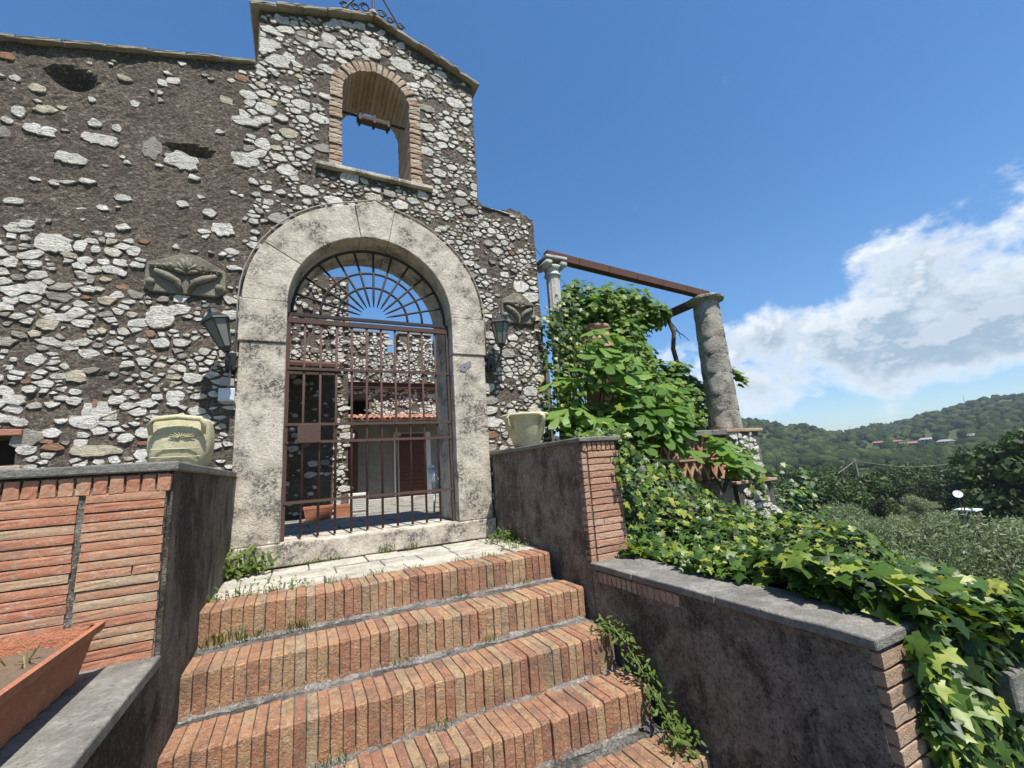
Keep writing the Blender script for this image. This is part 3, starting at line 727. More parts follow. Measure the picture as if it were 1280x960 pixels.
# ------------------------------------------------------------------ stair walls
lb = thing('brick_parapet', (-1.5, 3.6, -1.0), 'red brick parapet with black stained side, carrying the cream trough pot', 'wall')
LY = 2.93; LT = .164
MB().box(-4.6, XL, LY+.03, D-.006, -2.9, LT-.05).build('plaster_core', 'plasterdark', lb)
MB().box(-4.6, XL-.02, LY-.010+.02, LY+.028, -.79, LT-.052).build('joint_mortar', 'grit', lb)
for xa, xb, ya, yb in ((-1.62, XL+.025, LY-.025, 4.20), (-1.62, XL+.025, 4.206, D-.010), (-2.65, -1.626, LY-.025, D-.010), (-4.6, -2.656, LY-.025, D-.010)):
    slab(xa, xb, ya, yb, LT-.048, LT, 12, xa).build('coping_slab', 'coping', lb, bevel=.008)
wb = [rough_box_mesh('wall_brick', 1, .07, .0425, 'wallbrick', 90+i, .0008, 0, 3, edge=.0016) for i in range(5)]
hb = [rough_box_mesh('header_brick', .058, .07, .090, 'wallbrick', 100+i, .002, 0, 2, edge=.002) for i in range(4)]
x = XL-.036
while x > -2.0:
    place('brick', hb[rng.randrange(4)], lb, (x, LY+.030+rng.uniform(-.003, .004), LT-.104), (0, rng.uniform(-.04, .04), 0)); x -= .0645
cols = [(-.955, XL-.022), (-1.30, -.978), (-1.64, -1.306), (-1.98, -1.646)]
for k in range(18):
    z = .018-.0455*(k+.5)
    for j, (xa, xb) in enumerate(cols):
        e = rng.uniform(-.012, .012) if j > 1 else rng.uniform(-.004, .004)
        if j == 0 and k in (8,):
            xm = -.745
            for p, q in ((xa, xm-.003), (xm+.003, xb)):
                place('brick', wb[rng.randrange(5)], lb, ((p+q)/2, LY+.030, z), (0, 0, 0), (q-p, 1, 1))
            continue
        place('brick', wb[rng.randrange(5)], lb, ((xa+xb)/2+e, LY+.030+rng.uniform(-.004, .004), z+rng.uniform(-.0015, .0015)), (0, rng.uniform(-.005, .005), 0), (xb-xa-.004, 1, 1))

ll = thing('low_wall', (-.9, 1.7, -1.2), 'low dark stained wall with grey concrete coping carrying the terracotta flower box', 'wall')
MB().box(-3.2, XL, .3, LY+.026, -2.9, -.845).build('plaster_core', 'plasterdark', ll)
slab(-1.20, XL+.012, .3, LY+.004, -.842, -.79, 14, 3).build('coping_slab', 'coping', ll, bevel=.008)
slab(-3.2, -1.206, .3, LY+.004, -.842, -.80, 14, 5).build('coping_slab', 'coping', ll, bevel=.008)

rp = thing('brick_pier', (2.55, 4.3, -1.0), 'plastered stair wall ending in a pink brick pier beside the ivy', 'wall')
RY = 3.337; RT = .245; RX1 = 2.745
MB().box(XR, RX1-.03, RY+.03, WY+.02, -2.9, RT-.045).build('plaster_core', 'plaster', rp)
slab(XR-.035, RX1+.03, RY-.03, WY+.02, RT-.043, RT, 12, 8).build('coping_slab', 'coping', rp, bevel=.008)
pb = [rough_box_mesh('pier_brick', 1, .09, .0545, 'pierbrick', 120+i, .0013, 0, 3, edge=.002) for i in range(4)]
ph = [rough_box_mesh('pier_header', .046, .09, .080, 'pierbrick', 130+i, .003, 0, 2) for i in range(3)]
MB().box(XR+.012, RX1-.006, RY+.012, RY+.029, -.85, RT-.05).build('joint_mortar', 'grit', rp)
x = XR+.035
while x < RX1-.01:
    place('brick', ph[rng.randrange(3)], rp, (x, RY+.038, RT-.088), (0, rng.uniform(-.03, .03), 0)); x += .054
for k in range(16):
    z = .112-.0605*(k+.5); xs = [XR+.060, RX1-.004]
    if k % 3 == 1: xs = [XR+.060, XR+.060+rng.choice((.11, .26)), RX1-.004]
    for p, q in zip(xs, xs[1:]):
        place('brick', pb[rng.randrange(4)], rp, ((p+q)/2, RY+.040+rng.uniform(-.004, .004), z), (0, rng.uniform(-.006, .006), 0), (q-p-.006, 1, 1))
    place('brick', pb[rng.randrange(4)], rp, (XR+.026, RY+.052, z), (0, 0, 0), (.052, 1, 1))

rl = thing('low_wall', (2.52, 2.2, -1.4), 'low plastered wall with grey coping and brick quoins, overgrown by ivy', 'wall')
LWX = 2.705
core = grid_solid(1.26, RY+.02, -2.9, lambda x: -.902, 0, .36, .06, lambda x, z: True, relief(.005, 7))
core.v = [(XR+y, x, z) for x, y, z in core.v]; core.f = [f[::-1] for f in core.f]
core.build('plaster_core', 'plaster', rl)
for ya, yb in ((1.205, 2.05), (2.056, 2.80), (2.806, RY+.005)):
    s_ = slab(ya, yb, XR-.028, LWX+.02, -.897, -.845, 22, ya); s_.v = [(y, x, z) for x, y, z in s_.v]; s_.f = [f[::-1] for f in s_.f]
    s_.build('coping_slab', 'coping', rl, bevel=.009)
qb = [rough_box_mesh('quoin_brick', 1, 1, .064, 'quoinbrick', 140+i, .003, 0, 2) for i in range(4)]
for k in range(24):
    z = -.945-.0755*k
    lx = .10 if k % 2 else .13
    place('brick', qb[rng.randrange(4)], rl, (XR+.103, 1.245+lx/2-.03, z), (0, 0, rng.uniform(-.015, .015)), (.20, lx, 1))
    place('brick', qb[rng.randrange(4)], rl, (XR+.285, 1.262, z), (0, 0, rng.uniform(-.015, .015)), (.168, .09, 1))
eb = [rough_box_mesh('edge_brick', .05, .052, .085, 'quoinbrick', 150+i, .005, 0, 2) for i in range(3)]
y = RY-.10
while y > 2.36:
    if rng.random() < .86: place('brick', eb[rng.randrange(3)], rl, (XR+.018, y, -.955), (rng.uniform(-.05, .05), 0, 0))
    y -= .060

# ------------------------------------------------------------------ stair, landing, courtyard floor
st = thing('brick_stair', (CX, 2.5, -2.9), 'worn flight of steps edged with upright orange bricks', 'stair')
pitch = .0675; SB = {}
for i in range(8): SB[i] = rough_box_mesh('step_brick', .0635, .300, .225, 'stepbrick', 200+i, .0016, .008, 4, edge=.002)
SXR = XR-.035
for k, (y, z) in enumerate(STEPS):
    zl = STEPS[k+1][1] if k+1 < len(STEPS) else -3.0
    stp = MB(); nx = 60; V = []; F = []
    y_back = D if k == 0 else STEPS[k-1][0]+.10
    for i in range(nx+1):
        xx = XL+(SXR-.012-XL)*i/nx
        e = lambda q: .010*mnoise.noise(Vector((xx*6, q, k*3.1)))
        V += [(xx, y+.026+e(1)*.4, zl-.25), (xx, y+.026+e(1)*.4, z-.050), (xx, y+.075, z-.012+.3*e(2)), (xx, y+.30, z-.010+.6*e(3)), (xx, y_back-.08, z+.002+1.6*e(4)), (xx, y_back, z+.028+1.6*e(5))]
    for i in range(nx):
        p = 6*i; q = p+6
        for j in range(5): F.append((p+j, q+j, q+j+1, p+j+1))
    F.append(tuple(6*nx+j for j in range(6))); F.append((5, 4, 3, 2, 1, 0))
    if k == 0: V = [(a_, b_, min(c_, z-.012)) for a_, b_, c_ in V]
    step = stp.add(V, F).build('step', 'grit', st)
    if k > 5: continue
    if k > 0:
        V = []; F = []; m_ = 90
        for i in range(m_+1):
            xx = XL+.01+(SXR-.03-XL)*i/m_; w_ = .035+.05*mnoise.noise(Vector((xx*3, k, 5)))+.03*mnoise.noise(Vector((xx*13, k, 8)))
            V += [(xx, y_back-.10-w_, z-.002), (xx, y_back-.085, z+.026+.010*mnoise.noise(Vector((xx*20, k, 1)))), (xx, y_back-.055, z+.052+.010*mnoise.noise(Vector((xx*16, k, 3))))]
        for i in range(m_):
            p = 3*i; q = p+3; F += [(p, q, q+1, p+1), (p+1, q+1, q+2, p+2)]
        MB().add(V, F).build('lime_strip', 'lime', step)
    x = XL+.035; bend = rng.uniform(.8, 1.2)
    while x < SXR-.02:
        w = rng.uniform(.92, 1.08); sag = -.010+.007*math.sin((x-XL)*bend)-.006*mnoise.noise(Vector((x*2.3, k*5, 0)))
        hgt = (z-zl+.006)/.225
        place('brick', SB[rng.randrange(8)], step, (x+pitch*(w-1)/2, y+.166+sag+rng.uniform(-.007, .007), z-(z-zl+.006)/2+rng.uniform(-.006, .004)+.004),
              (rng.uniform(-.012, .012), rng.uniform(-.010, .010), rng.uniform(-.012, .012)), (w, rng.uniform(1.07, 1.14), hgt))
        x += pitch*w

ld = thing('landing', (CX, 4.8, LAND), 'pale irregular stone slabs of the landing before the gate threshold', 'paving')
ld['kind'] = 'structure'
MB().box(XL+.002, XR-.002, 4.24, D-.04, LAND-.30, LAND-.020).build('bed', 'grit', ld)
rows = [(4.265, 4.62), (4.63, 4.99), (5.0, D-.037)]
for j, (ya, yb) in enumerate(rows):
    x = XL+.01
    while x < XR-.05:
        w = min(rng.uniform(.30, .62), XR-.01-x)
        if XR-.01-(x+w) < .15: w = XR-.01-x
        s_ = slab(x+.006, x+w-.006, ya+rng.uniform(0, .012), yb-rng.uniform(0, .012), LAND-.05, LAND+rng.uniform(-.008, .006), 5, x+j)
        s_.build('paving_slab', 'slab', ld, bevel=.008); x += w
cf = thing('courtyard_floor', (3, 10, COURT), 'grey stone floor of the courtyard behind the gate', 'paving'); cf['kind'] = 'structure'
MB().box(-6, 7.0, WY+.81, 22, COURT-2.6, COURT-.03).build('bed', 'paving', cf)
pm = [rough_box_mesh('flagstone', .86, .60, .06, 'paving', 170+i, .006, 0, 3) for i in range(4)]
for i in range(9):
    for j in range(12):
        place('flagstone', pm[rng.randrange(4)], cf, (-1.6+.88*i+(.44 if j % 2 else 0), WY+1.12+.62*j, COURT-.028+rng.uniform(-.006, .006)))

# ------------------------------------------------------------------ courtyard buildings behind the gate
hs = thing('courtyard_house', (-1, 10.9, COURT), 'tall rubble stone house corner with a shaded lean-to porch inside the courtyard', 'house')
HY = 10.5; HX = .98
grid_solid(-4.0, HX, COURT-.05, lambda x: 4.86+.04*math.sin(x*7), HY, HY+3.2, .14, lambda x, z: True, relief(.02, 5), .03).build('mortar', 'mortar', hs)
cl_ = rubble_cells(-1.2, HX, COURT, 4.8, lambda x, z: -1.25 < x < HX-.02 and COURT < z < 4.78, lambda x, z: .35 if (z > 3.0 and x < .6) else .16 if (z < 2.5 and x < .72) else .9, lambda rr, x, z: rr.choice((.024, .032, .042, .055, .075)), (), 1.5, 9000, 21)  # pale stones thinned under the porch, building darker shade into the masonry
lay_stones(cl_, HY, hs, 60, random.Random(9), (.02, .05))
EY = 8.9; EZ = 2.25
MB().add([(-4, EY, EZ+.02), (.72, EY, EZ-.05), (.72, HY, EZ+.40), (-4, HY, EZ+.47), (-4, EY, EZ+.08), (.72, EY, EZ+.01), (.72, HY, EZ+.46), (-4, HY, EZ+.53)],
         [(0, 3, 2, 1), (4, 5, 6, 7), (0, 1, 5, 4), (1, 2, 6, 5), (2, 3, 7, 6), (3, 0, 4, 7)]).build('porch_roof', 'beam', hs)
MB().box(-4, .70, EY+.05, EY+.15, EZ-.20, EZ-.06).build('porch_beam', 'oldwood', hs)
MB().tube([(-1.1, EY+.1, COURT), (-1.1, EY+.1, EZ-.2)], .07, 8).build('post', 'oldwood', hs)

bw = thing('battlement_wall', (3.5, 14.9, COURT), 'crenellated rubble stone wall closing the courtyard', 'wall')
BY = 14.6
merl = [(.9, 2.62, 4.86), (2.62, 3.02, 4.2), (3.02, 4.14, 4.90), (4.14, 4.36, 4.2), (4.36, 4.98, 4.78), (4.98, 5.62, 4.08), (5.62, 6.4, 4.72), (6.4, 7.0, 4.1), (7.0, 7.7, 4.7), (7.7, 8.3, 4.1), (8.3, 9.0, 4.7)]
mb = MB()
def shed(x, z): return not (1.30 < x < 1.98+(2.60-z)*-.0+max(0, (2.62-z))*.0+.0 and 1.8 < z < 2.62 and x < 2.05+(z-1.8)*.32)  # false inside the opening cut to the outline of the painted shade
for xa, xb, zt in merl:
    gq = grid_solid(xa, xb, COURT-.05, lambda x, zt=zt: zt, BY, BY+.6, .12, shed, relief(.02, 8), .02); mb.add(gq.v, gq.f)
mb.build('mortar', 'mortar', bw)
for xa, xb, zt in merl:
    if zt > 4.5: slab(xa-.03, xb+.03, BY-.05, BY+.65, zt, zt+.05, 4, xa).build('coping_slab', 'coptile', bw)
def btop(x):
    for xa, xb, zt in merl:
        if xa <= x < xb: return zt
    return 0
cl_ = rubble_cells(.95, 6.4, .9, 4.85, lambda x, z: .95 < x < 6.4 and z < btop(x)-.05 and (z > 1.9 or x > 4.7) and shed(x, z), lambda x, z: .70, lambda rr, x, z: rr.choice((.028, .036, .046, .06, .09)), (), 1.5, 16000, 33)
cl_ += rubble_cells(4.72, 6.4, COURT, .9, lambda x, z: 4.72 < x < 6.4, lambda x, z: .85, lambda rr, x, z: rr.choice((.04, .05, .06, .075)), (), 1.35, 2500, 34)
lay_stones(cl_, BY, bw, 80, random.Random(19), (.02, .05))
MB().box(1.2, 2.5, BY+.62, BY+.70, 1.6, 2.8).build('painted_shade', 'dark', bw)  # dark sheet painting in the shaded area above the porch roof
sb = thing('steel_beam', (4, 14.3, 2.95), 'rusty red steel beam spanning the courtyard in front of the battlements', 'beam')
mb = MB(); mb.box(.99, 6.6, 14.40, 14.52, 2.93, 2.95); mb.box(.99, 6.6, 14.455, 14.465, 2.95, 3.09); mb.box(.99, 6.6, 14.40, 14.52, 3.09, 3.11)
mb.build('web', 'beam', sb)
ph_ = thing('porch_house', (3, 14.3, COURT), 'low grey plastered porch with red tiled roof and brown shuttered door', 'house')
PY = 14.3
MB().box(1.0, 4.66, PY, PY+.28, COURT-.02, 1.95).build('wall', 'plastergrey', ph_)
MB().box(2.72, 3.92, PY-.03, PY-.002, COURT+.12, 1.42).build('door_surround', 'whitepaint', ph_)
dr = MB().box(2.88, 3.76, PY-.06, PY-.033, COURT+.12, 1.30).build('door', 'wood', ph_)
for k in range(15): MB().box(2.95, 3.69, PY-.075, PY-.062, COURT+.24+.125*k, COURT+.335+.125*k).build('slat', 'wood', dr)
MB().box(1.02, 1.62, PY-.05, PY-.002, COURT+.02, 1.45).build('side_door', 'wood', ph_)
MB().box(1.9, 4.66, PY-.35, PY-.001, COURT-.02, COURT+.10).build('door_step', 'slab', ph_, bevel=.01)
tm = MB(); n = 8; V = []; F = []
for yy in (0, 1):
    for j in range(n+1):
        t = math.pi*j/n; V.append((.075*math.cos(t), 0 if yy == 0 else .62, .055*math.sin(t)+(.0 if yy == 0 else .12)))
for j in range(n): F.append((j, n+1+j, n+2+j, j+1))
tm.add(V, F); tile_me = tm.mesh('barrel_tile'); tile_me.materials.append(M['rooftile'])
MB().add([(1.0, 13.2, 1.68), (4.66, 13.2, 1.68), (4.66, PY+.02, 1.93), (1.0, PY+.02, 1.93), (1.0, 13.2, 1.72), (4.66, 13.2, 1.72), (4.66, PY+.02, 1.97), (1.0, PY+.02, 1.97)],
         [(0, 3, 2, 1), (4, 5, 6, 7), (0, 1, 5, 4), (1, 2, 6, 5), (2, 3, 7, 6), (3, 0, 4, 7)]).build('roof', 'rooftile', ph_)
for i in range(23):
    for j in range(2):
        place('roof_tile', tile_me, ph_, (1.08+.158*i+rng.uniform(-.008, .008), 13.16+.56*j, 1.725+.128*j), (rng.uniform(.0, .03), 0, rng.uniform(-.03, .03)))

def planter(loc, L, w, h, label, mat='terracotta', group=None, rim=.03, rz=0, plants=True):
    t = thing('planter', loc, label, 'planter', group); t.rotation_euler = (0, 0, rz)
    x, y, z = loc; k = .82
    V = []; F = []
    for (sx, sy, zz) in ((k, k, 0), (.97, .97, h-.05), (1, 1, h-.05), (1, 1, h), (1-rim/L*2.2, 1-rim/w*2.2, h), (.80, .74, h*.55)):
        V += [(x+sx*L/2*a_, y+sy*w/2*b_, z+zz) for a_, b_ in ((-1, -1), (1, -1), (1, 1), (-1, 1))]
    for r_ in range(5):
        for j in range(4): F.append((4*r_+j, 4*r_+(j+1) % 4, 4*r_+4+(j+1) % 4, 4*r_+4+j))
    F.append((3, 2, 1, 0))
    MB().add(V, F).build('trough', mat, t, bevel=.006)
    MB().add([V[20], V[21], V[22], V[23]], [(0, 1, 2, 3)]).build('soil', 'soil', t)
    return t
planter((.36, 9.7, COURT+.004), .55, .26, .26, 'long terracotta planter in the shade of the courtyard porch')
planter((.82, 9.9, COURT+.004), .32, .24, .24, 'bright orange planter at the corner of the courtyard house')
ac = thing('air_conditioner', (1.36, 10.9, COURT), 'white slatted outdoor air conditioning unit at the foot of the porch', 'air conditioner')
MB().box(1.02, 1.46, 10.75, 11.02, COURT, COURT+.42).build('body', 'whitepaint', ac, bevel=.012)
for k in range(8): MB().box(1.05, 1.43, 10.73, 10.748, COURT+.04+.045*k, COURT+.068+.045*k).build('slat', 'whitepaint', ac)
ch = thing('garden_chair', (2.66, 8.15, COURT), 'white plastic garden chair behind the gate', 'chair')
c0 = Vector((2.60, 8.15, COURT))
for a_, b_ in ((-.24, -.22), (.24, -.22), (-.24, .22), (.24, .22)):
    MB().tube([c0+Vector((a_*1.1, b_*1.1, 0.002)), c0+Vector((a_, b_, .42))], [.018, .024], 8).build('leg', 'white', ch, smooth=True)
MB().box(c0.x-.25, c0.x+.25, c0.y-.24, c0.y+.24, c0.z+.42, c0.z+.45).build('seat', 'white', ch, bevel=.012)
mb = MB()
for k in range(5): mb.tube([c0+Vector((-.26, -.18+.09*k, .44)), c0+Vector((-.36, -.18+.09*k, .84))], .020, 6)
mb.tube([c0+Vector((-.36, -.22, .84)), c0+Vector((-.37, 0, .88)), c0+Vector((-.36, .22, .84))], .026, 8); mb.build('backrest', 'white', ch, smooth=True)
for s in (-1, 1): MB().tube([c0+Vector((-.30, s*.26, .62)), c0+Vector((.16, s*.27, .64)), c0+Vector((.24, s*.25, .44))], .022, 8).build('armrest', 'white', ch, smooth=True)

# ------------------------------------------------------------------ iron gate
gt = thing('iron_gate', (CX, 5.58, -.60), 'rusty iron bar gate with a fan-shaped lunette in the arch', 'gate')
GY = 5.58; GX0, GX1 = CX-.985, CX+.985; TZ = 1.985
def bar(p, q, w, name='bar', mat='rust', flat=None):
    return MB().tube([p, q], w, 6 if flat is None else flat).build(name, mat, gt, smooth=True)
for x in (GX0, GX1): MB().box(x-.024, x+.024, GY-.022, GY+.022, -.60, TZ+.02).build('stile', 'rust', gt)
for k in range(10):
    x = GX0+(GX1-GX0)*(k+1)/11
    bar((x, GY, -.585), (x, GY, TZ-.02), .0145)
for z in (1.34, .675, .47, -.20): MB().box(GX0, GX1, GY-.030, GY-.016, z-.016, z+.016).build('rail', 'rust', gt)
MB().box(GX0-.01, GX1+.01, GY-.026, GY+.026, TZ-.075, TZ-.018).build('transom', 'rust', gt)
MB().box(GX0-.01, GX1+.01, GY-.018, GY+.018, TZ+.012, TZ+.052).build('transom', 'rustdark', gt)
LC = TZ+.055
for rad, w in ((.955, .019), (.64, .0155), (.44, .0155)):
    MB().tube([(CX+rad*math.cos(math.pi*i/36), GY, LC+rad*math.sin(math.pi*i/36)) for i in range(37)], w, 6).build('lunette_ring', 'rustdark', gt, smooth=True)
for k in range(11):
    t = math.pi*(k+1)/12
    MB().tube([(CX+.17*math.cos(t), GY, LC+.17*math.sin(t)), (CX+.28*math.cos(t), GY, LC+.28*math.sin(t)), (CX+.95*math.cos(t), GY, LC+.95*math.sin(t))], [.005, .0145, .0145], 6).build('spoke', 'rustdark', gt, smooth=True)
lk = MB().box(-.03, .215, GY-.060, GY-.031, .455, .675).build('lock_plate', 'rust', gt, bevel=.006)
MB().tube([(-.085, GY-.085, .60), (-.085, GY-.025, .60)], .035, 10).build('knob', 'rustdark', lk, smooth=True)

# ------------------------------------------------------------------ finial, bell yoke, carved plaques, lanterns, boxes
fn = thing('iron_finial', (CX, WY+.35, 6.68), 'dark wrought iron cross finial with scrolls on the gable peak', 'finial')
FY = WY-.03; FZ = TOP_T(CX)+.05
MB().lathe((CX, FY, FZ), [(.09, 0), (.07, .05), (.045, .10)], 10).build('base', 'trav', fn)
MB().tube([(CX, FY, FZ+.08), (CX, FY, FZ+1.15)], .020, 6).build('rod', 'rustdark', fn)
MB().tube([(CX-.28, FY, FZ+.85), (CX+.28, FY, FZ+.85)], .016, 6).build('cross_arm', 'rustdark', fn)
for s in (-1, 1):
    MB().tube([(CX+s*.02, FY, FZ+.62), (CX+s*.40, FY, FZ-.03)], .015, 6).build('stay', 'rustdark', fn)
    for cx_, cz_, r_ in ((.40, .02, .060), (.12, .12, .075), (.25, .06, .055)):
        MB().tube([(CX+s*(cx_+r_*(1-i*.03)*math.cos(i*.5)), FY, FZ+cz_+r_*(1-i*.03)*math.sin(i*.5)) for i in range(16)], .012, 5).build('scroll', 'rustdark', fn)
yk = thing('bell_yoke', (BXC, WY+.25, 5.2), 'dark timber bell yoke on an iron bar inside the bell opening', 'bell yoke')
MB().tube([(BELL_X0-.02, WY+.27, 5.20), (BELL_X1+.02, WY+.27, 5.20)], .018, 8).build('axle', 'rustdark', yk)
MB().add(*(lambda c: (c.v, c.f))(MB().box(BXC-.24, BXC+.24, WY+.21, WY+.33, 5.12, 5.21))).build('beam', 'oldwood', yk, bevel=.02)
for dx in (-.2, 0, .2): MB().box(BXC+dx-.015, BXC+dx+.015, WY+.20, WY+.34, 5.10, 5.235).build('strap', 'rustdark', yk)

def plaque(cx, cz, w, h, label):
    t = thing('carved_plaque', (cx, WY, cz), label, 'plaque', 'carved relief plaques set in the gate wall')
    y = WY-.032
    ol = [(-.5, -.36), (-.42, -.5), (.40, -.5), (.5, -.32), (.49, .16), (.12, .5), (-.08, .5), (-.49, .2)]
    V = [(cx+a*w, y, cz+b_*h) for a, b_ in ol]+[(cx+a*w*1.02, WY+.05, cz+b_*h*1.02) for a, b_ in ol]; n = len(ol)
    F = [tuple(range(n))]+[(j, n+j, n+(j+1) % n, (j+1) % n) for j in range(n)]
    MB().add(V, F).build('panel', 'carving', t, bevel=.012)
    for k in range(7):                                                   # scallop shell
        a = R(90+(k-3)*26); p0 = Vector((cx, y-.012, cz-.02*h)); p1 = p0+Vector((math.cos(a)*.145*w, -.016, math.sin(a)*.40*h))
        MB().tube([p0, (p0+p1)/2+Vector((0, -.022, 0)), p1], [.010, .024, .017], 8).build('shell_rib', 'carving', t, smooth=True)
    for s in (-1, 1):
        MB().tube([(cx+s*.05*w, y-.01, cz-.45*h), (cx+s*.10*w, y-.025, cz-.22*h), (cx+s*.22*w, y-.028, cz-.12*h), (cx+s*.36*w, y-.022, cz-.02*h), (cx+s*.40*w, y-.008, cz+.02*h)], [.022, .034, .040, .030, .012], 8).build('leaf_scroll', 'carving', t, smooth=True)
        for k in range(4): MB().tube([(cx+s*(.20+.07*k)*w, y-.006, cz+(.02+.015*k)*h), (cx+s*(.16+.08*k)*w, y-.035, cz+(.13-.01*k)*h), (cx+s*(.21+.08*k)*w, y-.014, cz+(.22-.03*k)*h)], [.012, .030, .010], 7).build('acanthus_leaf', 'carving', t, smooth=True)
        MB().tube([(cx+s*.42*w, y+.02, cz-.28*h), (cx+s*.42*w, y-.035, cz-.28*h)], [.050, .034], 10).build('rosette', 'carving', t, smooth=True)
plaque(-1.15, 2.32, .72, .46, 'carved grey relief with shell and scrolls above the tilted lantern')
plaque(2.90, 2.36, .56, .48, 'carved grey relief with shell and scrolls beside the pergola vine')

def lantern(base, cen, tilt, label, hook):
    """base: wall plate, cen: bottom centre of the glass body; body opens upwards"""
    t = thing('wall_lantern', base, label, 'lantern', 'black wall lanterns beside the gate')
    Rm = Matrix.Rotation(tilt, 3, 'Y')
    T = lambda p: Vector(cen)+Rm @ Vector(p)
    def frust(r0_, r1_, z0, z1, n=6):
        V = [T((r0_*math.cos(2*math.pi*j/n+.5), r0_*math.sin(2*math.pi*j/n+.5), z0)) for j in range(n)]+[T((r1_*math.cos(2*math.pi*j/n+.5), r1_*math.sin(2*math.pi*j/n+.5), z1)) for j in range(n)]
        return MB().add(V, [(j, (j+1) % n, n+(j+1) % n, n+j) for j in range(n)]+[tuple(range(n))[::-1], tuple(range(n, 2*n))])
    MB().box(base[0]-.05, base[0]+.05, D-.012 if base[1] > D-.05 else base[1], WY-.0, base[2]-.10, base[2]+.10).build('wall_plate', 'blackmetal', t, bevel=.008)
    MB().tube([base, Vector(base)+Vector((0, -.10, -.10)), T((0, 0, -.12)), T((0, 0, -.02))], [.020, .018, .016, .020], 8).build('arm', 'blackmetal', t, smooth=True)
    frust(.035, .060, -.05, 0).build('cup', 'blackmetal', t)
    gl = frust(.058, .118, .002, .285); gl.build('glass', 'lampglass', t)
    mbf = MB()
    for j in range(6):
        a = 2*math.pi*j/6+.5
        MB().tube([T((.060*math.cos(a), .060*math.sin(a), 0)), T((.121*math.cos(a), .121*math.sin(a), .288))], .0075, 5).build('frame_bar', 'blackmetal', t)
    frust(.150, .142, .286, .306).build('rim', 'blackmetal', t)
    frust(.140, .055, .307, .375).build('roof', 'blackmetal', t)
    frust(.052, .036, .376, .425).build('cap', 'blackmetal', t)
    MB().lathe(tuple(T((0, 0, .425))), [(.018, 0), (.024, .018), (.008, .045)], 8).build('knob', 'blackmetal', t)
    return t
lantern((-.70, 5.40, 1.36), (-.715, 5.13, 1.435), R(-20), 'black wall lantern tilted out of true, below the carved relief', 0)
lantern((2.385, 5.40, 1.46), (2.455, 5.18, 1.70), R(1), 'upright black wall lantern close by the pergola vine', 0)

jb = thing('junction_box', (-.71, WY, 1.0), 'pale grey electrical junction box under the tilted lantern', 'junction box')
MB().box(-.79, -.64, D-.03, WY-.002, .915, 1.055).build('housing', 'greybox', jb, bevel=.006)
MB().box(-.78, -.65, D-.036, D-.031, .925, 1.045).build('cover', 'greybox', jb, bevel=.003)
MB().box(-.785, -.655, D+.0, WY-.002, 1.085, 1.165).build('terminal', 'cable', jb, bevel=.005)
MB().tube([(-.715, D+.02, 1.05), (-.70, D+.015, 1.20), (-.70, D+.02, 1.30)], .008, 6).build('cable', 'cable', jb)
hn = thing('mortar_patch', (2.0, D, 1.40), 'small irregular grey mortar patch with a dark hole on the archway pilaster', 'patch')
V = [(2.005+.085*q*math.cos(t)+.03*math.sin(t), D-.009, 1.415+.080*q*math.sin(t)+.03*math.cos(t)) for t, q in [(2*math.pi*j/14, (1.0, .82, 1.05, .9, .75, .95, 1.1, .85, 1.0, .7, .95, 1.05, .8, .95)[j]) for j in range(14)]]; V += [(x, D+.006, z) for x, y, z in V]
MB().add(V, [tuple(range(14))]+[(j, 14+j, 14+(j+1) % 14, (j+1) % 14) for j in range(14)]).build('patch', 'slate', hn)
MB().tube([(1.985, D-.013, 1.40), (1.985, D-.008, 1.40)], .010, 8).build('hole', 'dark', hn)

# ------------------------------------------------------------------ pots and flower box
pt = thing('cream_pot', (-.90, 4.30, LT), 'cream ceramic trough pot with rolled strap handles on the red brick parapet', 'pot')
mb = MB(); V = []; F = []; n = 32
prof = [(.76, 0), (.90, .06), (.99, .16), (1.0, .24), (.96, .32), (.90, .375), (.87, .395), (.80, .39), (.78, .30)]
for q, z in prof:
    for j in range(n):
        t = 2*math.pi*j/n; e = 4.0
        ca, sa = math.cos(t), math.sin(t); k = (abs(ca)**e+abs(sa)**e)**(-1/e)
        V.append((-.845+.205*q*k*ca, 4.28+.19*q*k*sa, LT+.002+z))
for i in range(len(prof)-1):
    for j in range(n): F.append((i*n+j, i*n+(j+1) % n, (i+1)*n+(j+1) % n, (i+1)*n+j))
F.append(tuple(range(n))[::-1]); F.append(tuple((len(prof)-1)*n+j for j in range(n)))
MB().add(V, F).build('body', 'cream', pt, smooth=True)
MB().tube([(-1.005, 4.085, LT+.27), (-1.01, 4.055, LT+.345), (-.985, 4.05, LT+.385), (-.845, 4.05, LT+.40), (-.70, 4.05, LT+.385), (-.675, 4.055, LT+.345), (-.68, 4.085, LT+.27)], [.016, .020, .021, .021, .021, .020, .016], 10).build('handle', 'cream', pt, smooth=True)
for k in range(9):
    a = R(-80+20*k); p0 = Vector((-.815, 4.084, LT+.245)); MB().tube([p0+Vector((math.sin(a)*.02, -.004, math.cos(a)*.012)), p0+Vector((math.sin(a)*.085, -.004, math.cos(a)*.055))], [.005, .0025], 5).build('relief_ray', 'cream', pt)
for zz in (.10, .16, .285): MB().tube([(-.845+.200*(.97 if zz < .2 else .98)*q, 4.28-.192*(.955 if zz == .10 else 1.0), LT+zz) for q in (-.8, -.4, 0, .4, .8)], .004, 5).build('relief_band', 'cream', pt)

